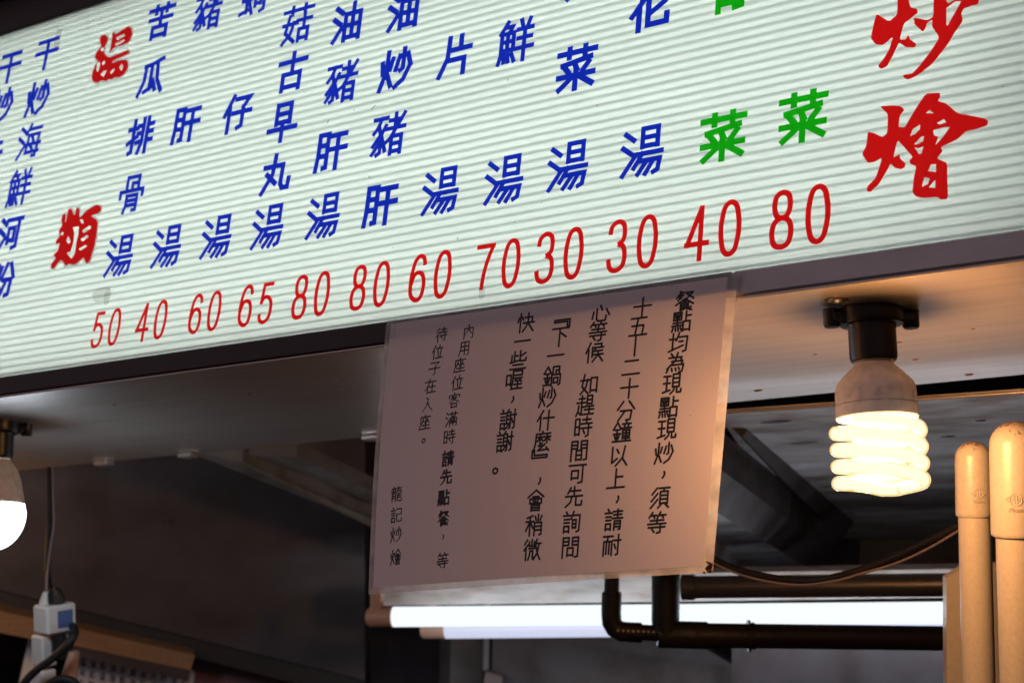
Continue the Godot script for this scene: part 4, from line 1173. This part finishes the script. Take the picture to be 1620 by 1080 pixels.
func build_water_pipes() -> void:
	for k in 2:
		var d: float = [1.30, 1.25][k]
		var top := pt([1539.5, 1607.0][k], [699.0, 667.0][k], d)
		var low := pt([1552.0, 1622.0][k], 1180.0, d)
		var up := (top - low).normalized()
		var r: float = [0.0142, 0.0198][k]
		var rp: float = [0.0124, 0.0165][k]
		var side := CX - up * CX.dot(up)
		var basis := Basis(side.normalized(), up, side.normalized().cross(up))
		var t := thing("water_pipe", ["thinner ivory water pipe with a stained round-topped coupling", "thicker ivory water pipe with a stained round-topped coupling"][k], "pipe", Transform3D(basis, low), "ivory water pipes beside the spiral lamp")
		var h := (top - low).length()
		var s := begin()
		var cl: float = [0.0567, 0.0840][k]
		tube(s, [Vector3(0, 0, 0), Vector3(0, h - cl + 0.01, 0)], rp, 28)
		put(s, "pipe", M["ivory pipe"], t)
		s = begin()
		var prof := []
		for j in 10:
			var a := PI / 2.0 * j / 9.0
			prof.append(Vector2(r * 0.96 * sin(a), h - r * 0.82 + r * 0.82 * cos(a)))
		prof.append_array([Vector2(r * 0.975, h - r * 1.2), Vector2(r, h - cl + 0.003), Vector2(r * 0.985, h - cl + 0.0008), Vector2(r * 0.95, h - cl), Vector2(rp, h - cl + 0.0002)])
		lathe(s, prof, 40)
		var c := put(s, "coupling", M["ivory pipe"], t)
		# raised maker's mark on the coupling: a ringed lozenge over a size
		s = begin()
		var mid := h - cl + [0.0185, 0.0285][k] as float
		var u: float = [1.0, 1.25][k]
		for line: PackedVector2Array in [curved(PackedVector2Array([Vector2(0, 3.6), Vector2(2.6, 2.6), Vector2(3.4, 0), Vector2(2.6, -2.6), Vector2(0, -3.6), Vector2(-2.6, -2.6), Vector2(-3.4, 0), Vector2(-2.6, 2.6), Vector2(0, 3.6)])),
				PackedVector2Array([Vector2(-2.9, 2.0), Vector2(-6.0, 0), Vector2(-2.9, -2.0)]), PackedVector2Array([Vector2(2.9, 2.0), Vector2(6.0, 0), Vector2(2.9, -2.0)]),
				PackedVector2Array([Vector2(-0.8, 2.4), Vector2(-0.8, -2.4)]), PackedVector2Array([Vector2(0.8, 2.4), Vector2(0.8, -2.4)]), PackedVector2Array([Vector2(-2.4, 0.7), Vector2(2.4, 0.7)]), PackedVector2Array([Vector2(-2.4, -0.7), Vector2(2.4, -0.7)])]:
			tube(s, Array(line).map(func(v): return wrapped(v * u * 0.001, r, mid, [0.0, -0.35][k])), 0.0004, 6)
		put(s, "raised_mark", M["ivory pipe"], c)
		var word := TextMesh.new()
		word.text = ["16mm", "20mm"][k]
		var font := SystemFont.new()
		font.font_names = PackedStringArray(["Droid Sans"])
		word.font = font
		word.font_size = 16
		word.pixel_size = 0.00021 * u
		word.depth = 0.0006
		var cut := word.get_mesh_arrays() if word.get_surface_count() else []
		if cut.size():
			var v: PackedVector3Array = cut[Mesh.ARRAY_VERTEX]
			for j in v.size():
				v[j] = wrapped(Vector2(v[j].x, v[j].y - 0.0062 * u), r + v[j].z, mid, [0.0, -0.35][k])
			cut[Mesh.ARRAY_VERTEX] = v
			cut[Mesh.ARRAY_NORMAL] = null
			cut[Mesh.ARRAY_TANGENT] = null
			var am := ArrayMesh.new()
			am.add_surface_from_arrays(Mesh.PRIMITIVE_TRIANGLES, cut)
			var fresh := begin()
			fresh.append_from(am, 0, Transform3D.IDENTITY)
			fresh.generate_normals()
			put(fresh, "raised_size", M["ivory pipe"], c)
		# brown rust flakes on the crown
		s = begin()
		var rng := RandomNumberGenerator.new()
		rng.seed = 40 + k
		for j in 70:
			var a := rng.randf() * TAU
			var b := rng.randf_range(0.1, 1.0) * rng.randf_range(0.5, 1.0) * 1.25
			var at := Vector3(r * 0.965 * sin(b) * cos(a), h - r * 0.82 + r * 0.825 * cos(b), r * 0.965 * sin(b) * sin(a))
			cuboid(s, at, Vector3(0.0024, 0.0003, 0.0011) * rng.randf_range(0.3, 1.1), Basis(Quaternion(Vector3.UP, Vector3(sin(b) * cos(a), cos(b), sin(b) * sin(a)).normalized())) * Basis.from_euler(Vector3(0, rng.randf() * 3, 0)))
		put(s, "rust_flakes", M["rust grime"], t).set_meta("kind", "stuff")
	var board := plate("cream_board", "cream board with a cut corner standing behind the ivory pipes", "board", [[1498, 914, 1.40], [1531, 893, 1.40], [1610, 890, 1.40], [1612, 1180, 1.40], [1499, 1180, 1.40]], 0.012, "ivory pipe")
	board.set_meta("category", "board")

func wrapped(v: Vector2, r: float, height: float, turn: float) -> Vector3:   # bends a flat mark round an upright cylinder
	var a := v.x / r + turn
	return Vector3(sin(a) * r, height + v.y, cos(a) * r)

func cable(called: String, label: String, through: Array, radius: float, material: String) -> Node3D:
	var curve := Curve3D.new()
	curve.bake_interval = 0.006
	var p := through.map(func(c): return pt(c[0], c[1], c[2]))
	for i in p.size():
		var h: Vector3 = (p[mini(i + 1, p.size() - 1)] - p[maxi(i - 1, 0)]) / 6.0
		curve.add_point(p[i] - p[0], -h, h)
	var t := thing(called, label, "cable", Transform3D(Basis.IDENTITY, p[0]))
	var s := begin()
	tube(s, Array(curve.get_baked_points()), radius, 10)
	put(s, "cord", M[material], t)
	return t

func build_cables() -> void:
	cable("hanging_cable", "black cable sagging from the notice to the thinner ivory pipe", [[1040, 830, 1.62], [1128, 884, 1.6], [1190, 907, 1.57], [1260, 918, 1.54], [1320, 913, 1.5], [1400, 888, 1.47], [1470, 856, 1.43], [1530, 826, 1.40], [1580, 800, 1.38]], 0.0034, "cable rubber")
	cable("hanging_cable", "thin greyish wire hanging along the sagging black cable", [[1040, 838, 1.615], [1128, 890, 1.595], [1190, 914, 1.565], [1260, 925, 1.535], [1320, 919, 1.495], [1360, 908, 1.48], [1420, 890, 1.455], [1470, 867, 1.425], [1530, 832, 1.395], [1580, 806, 1.375]], 0.0011, "pale cable")
	cable("dangling_wire", "thin pinkish cord dangling down onto the power strip", [[82, 700, 2.08], [83, 760, 2.06], [84, 800, 2.05], [85, 828, 2.04], [80, 860, 2.03], [75, 900, 2.01], [73, 930, 2.0], [72, 950, 1.99]], 0.0012, "pale cable")
	cable("dangling_wire", "thicker dark cord hanging beside the thin pinkish one", [[77, 700, 2.10], [78, 760, 2.09], [77, 830, 2.08], [74, 900, 2.07], [80, 940, 2.03]], 0.0034, "cable rubber")
	cable("plug_cable", "brown black cable leaving the power strip's plug", [[30, 1090, 1.93], [52, 1064, 1.93], [84, 1040, 1.93], [108, 1018, 1.93], [118, 1000, 1.94], [112, 988, 1.98]], 0.0048, "cable rubber")
	cable("plug_cable", "black cable looping below the tan plug", [[60, 1095, 1.95], [84, 1078, 1.95], [110, 1076, 1.95], [135, 1100, 1.95]], 0.0055, "cable rubber")

func build_power_strip() -> void:
	var d := 1.97
	var turn := Basis(CX.rotated(CY, 0.85), CY, CZ.rotated(CY, 0.85)).orthonormalized()
	turn = turn * Basis.from_euler(Vector3(0, 0, 0.03))
	var foot := pt(72, 1120, d)
	var t := thing("power_strip", "white hanging power strip with a blue-labelled plug adapter", "power strip", Transform3D(turn, foot))
	var here := func(x: float, y: float, dd := d) -> Vector3: return turn.inverse() * (pt(x, y, dd) - foot)
	var s := begin()
	cuboid(s, here.call(69, 1028), Vector3(0.020, 0.036, 0.024), Basis.IDENTITY, 0.002)
	put(s, "body", M["white plastic"], t)
	s = begin()
	cuboid(s, here.call(69, 1085), Vector3(0.020, 0.040, 0.024), Basis.IDENTITY, 0.002)
	put(s, "body", M["white plastic"], t)
	s = begin()
	cuboid(s, here.call(86, 977), Vector3(0.040, 0.033, 0.030), Basis.IDENTITY, 0.0025)
	var adapter := put(s, "adapter", M["white plastic"], t)
	s = begin()
	var on: Vector3 = here.call(86, 977) + Vector3(0.004, 0, 0.0151)
	cuboid(s, on, Vector3(0.020, 0.020, 0.0006))
	put(s, "printed_label", M["blue label"], adapter)
	s = begin()
	tube(s, [here.call(72, 936), here.call(71, 950), here.call(70, 966)], [0.003, 0.0065, 0.0085], 14)
	put(s, "strain_relief", M["white plastic"], t)
	s = begin()
	tube(s, [here.call(84, 930), here.call(86, 936), here.call(88, 948), here.call(90, 962)], [0.004, 0.0085, 0.010, 0.0095], 14)
	put(s, "black_plug", M["black plastic"], t)
	s = begin()
	tube(s, [here.call(94, 1002), here.call(98, 1020), here.call(94, 1040)], [0.012, 0.013, 0.010], 16)
	put(s, "black_plug", M["black plastic"], t)
	s = begin()
	tube(s, [here.call(116, 1030), here.call(113, 1050), here.call(108, 1074)], [0.007, 0.0078, 0.010], 16)
	put(s, "tan_plug", M["holder plastic"], t)

const SIGN_LIGHT := 0.050
const CFL_LIGHT := 0.098
const LED_LIGHT := 0.03
const TUBE_LIGHT := 0.13
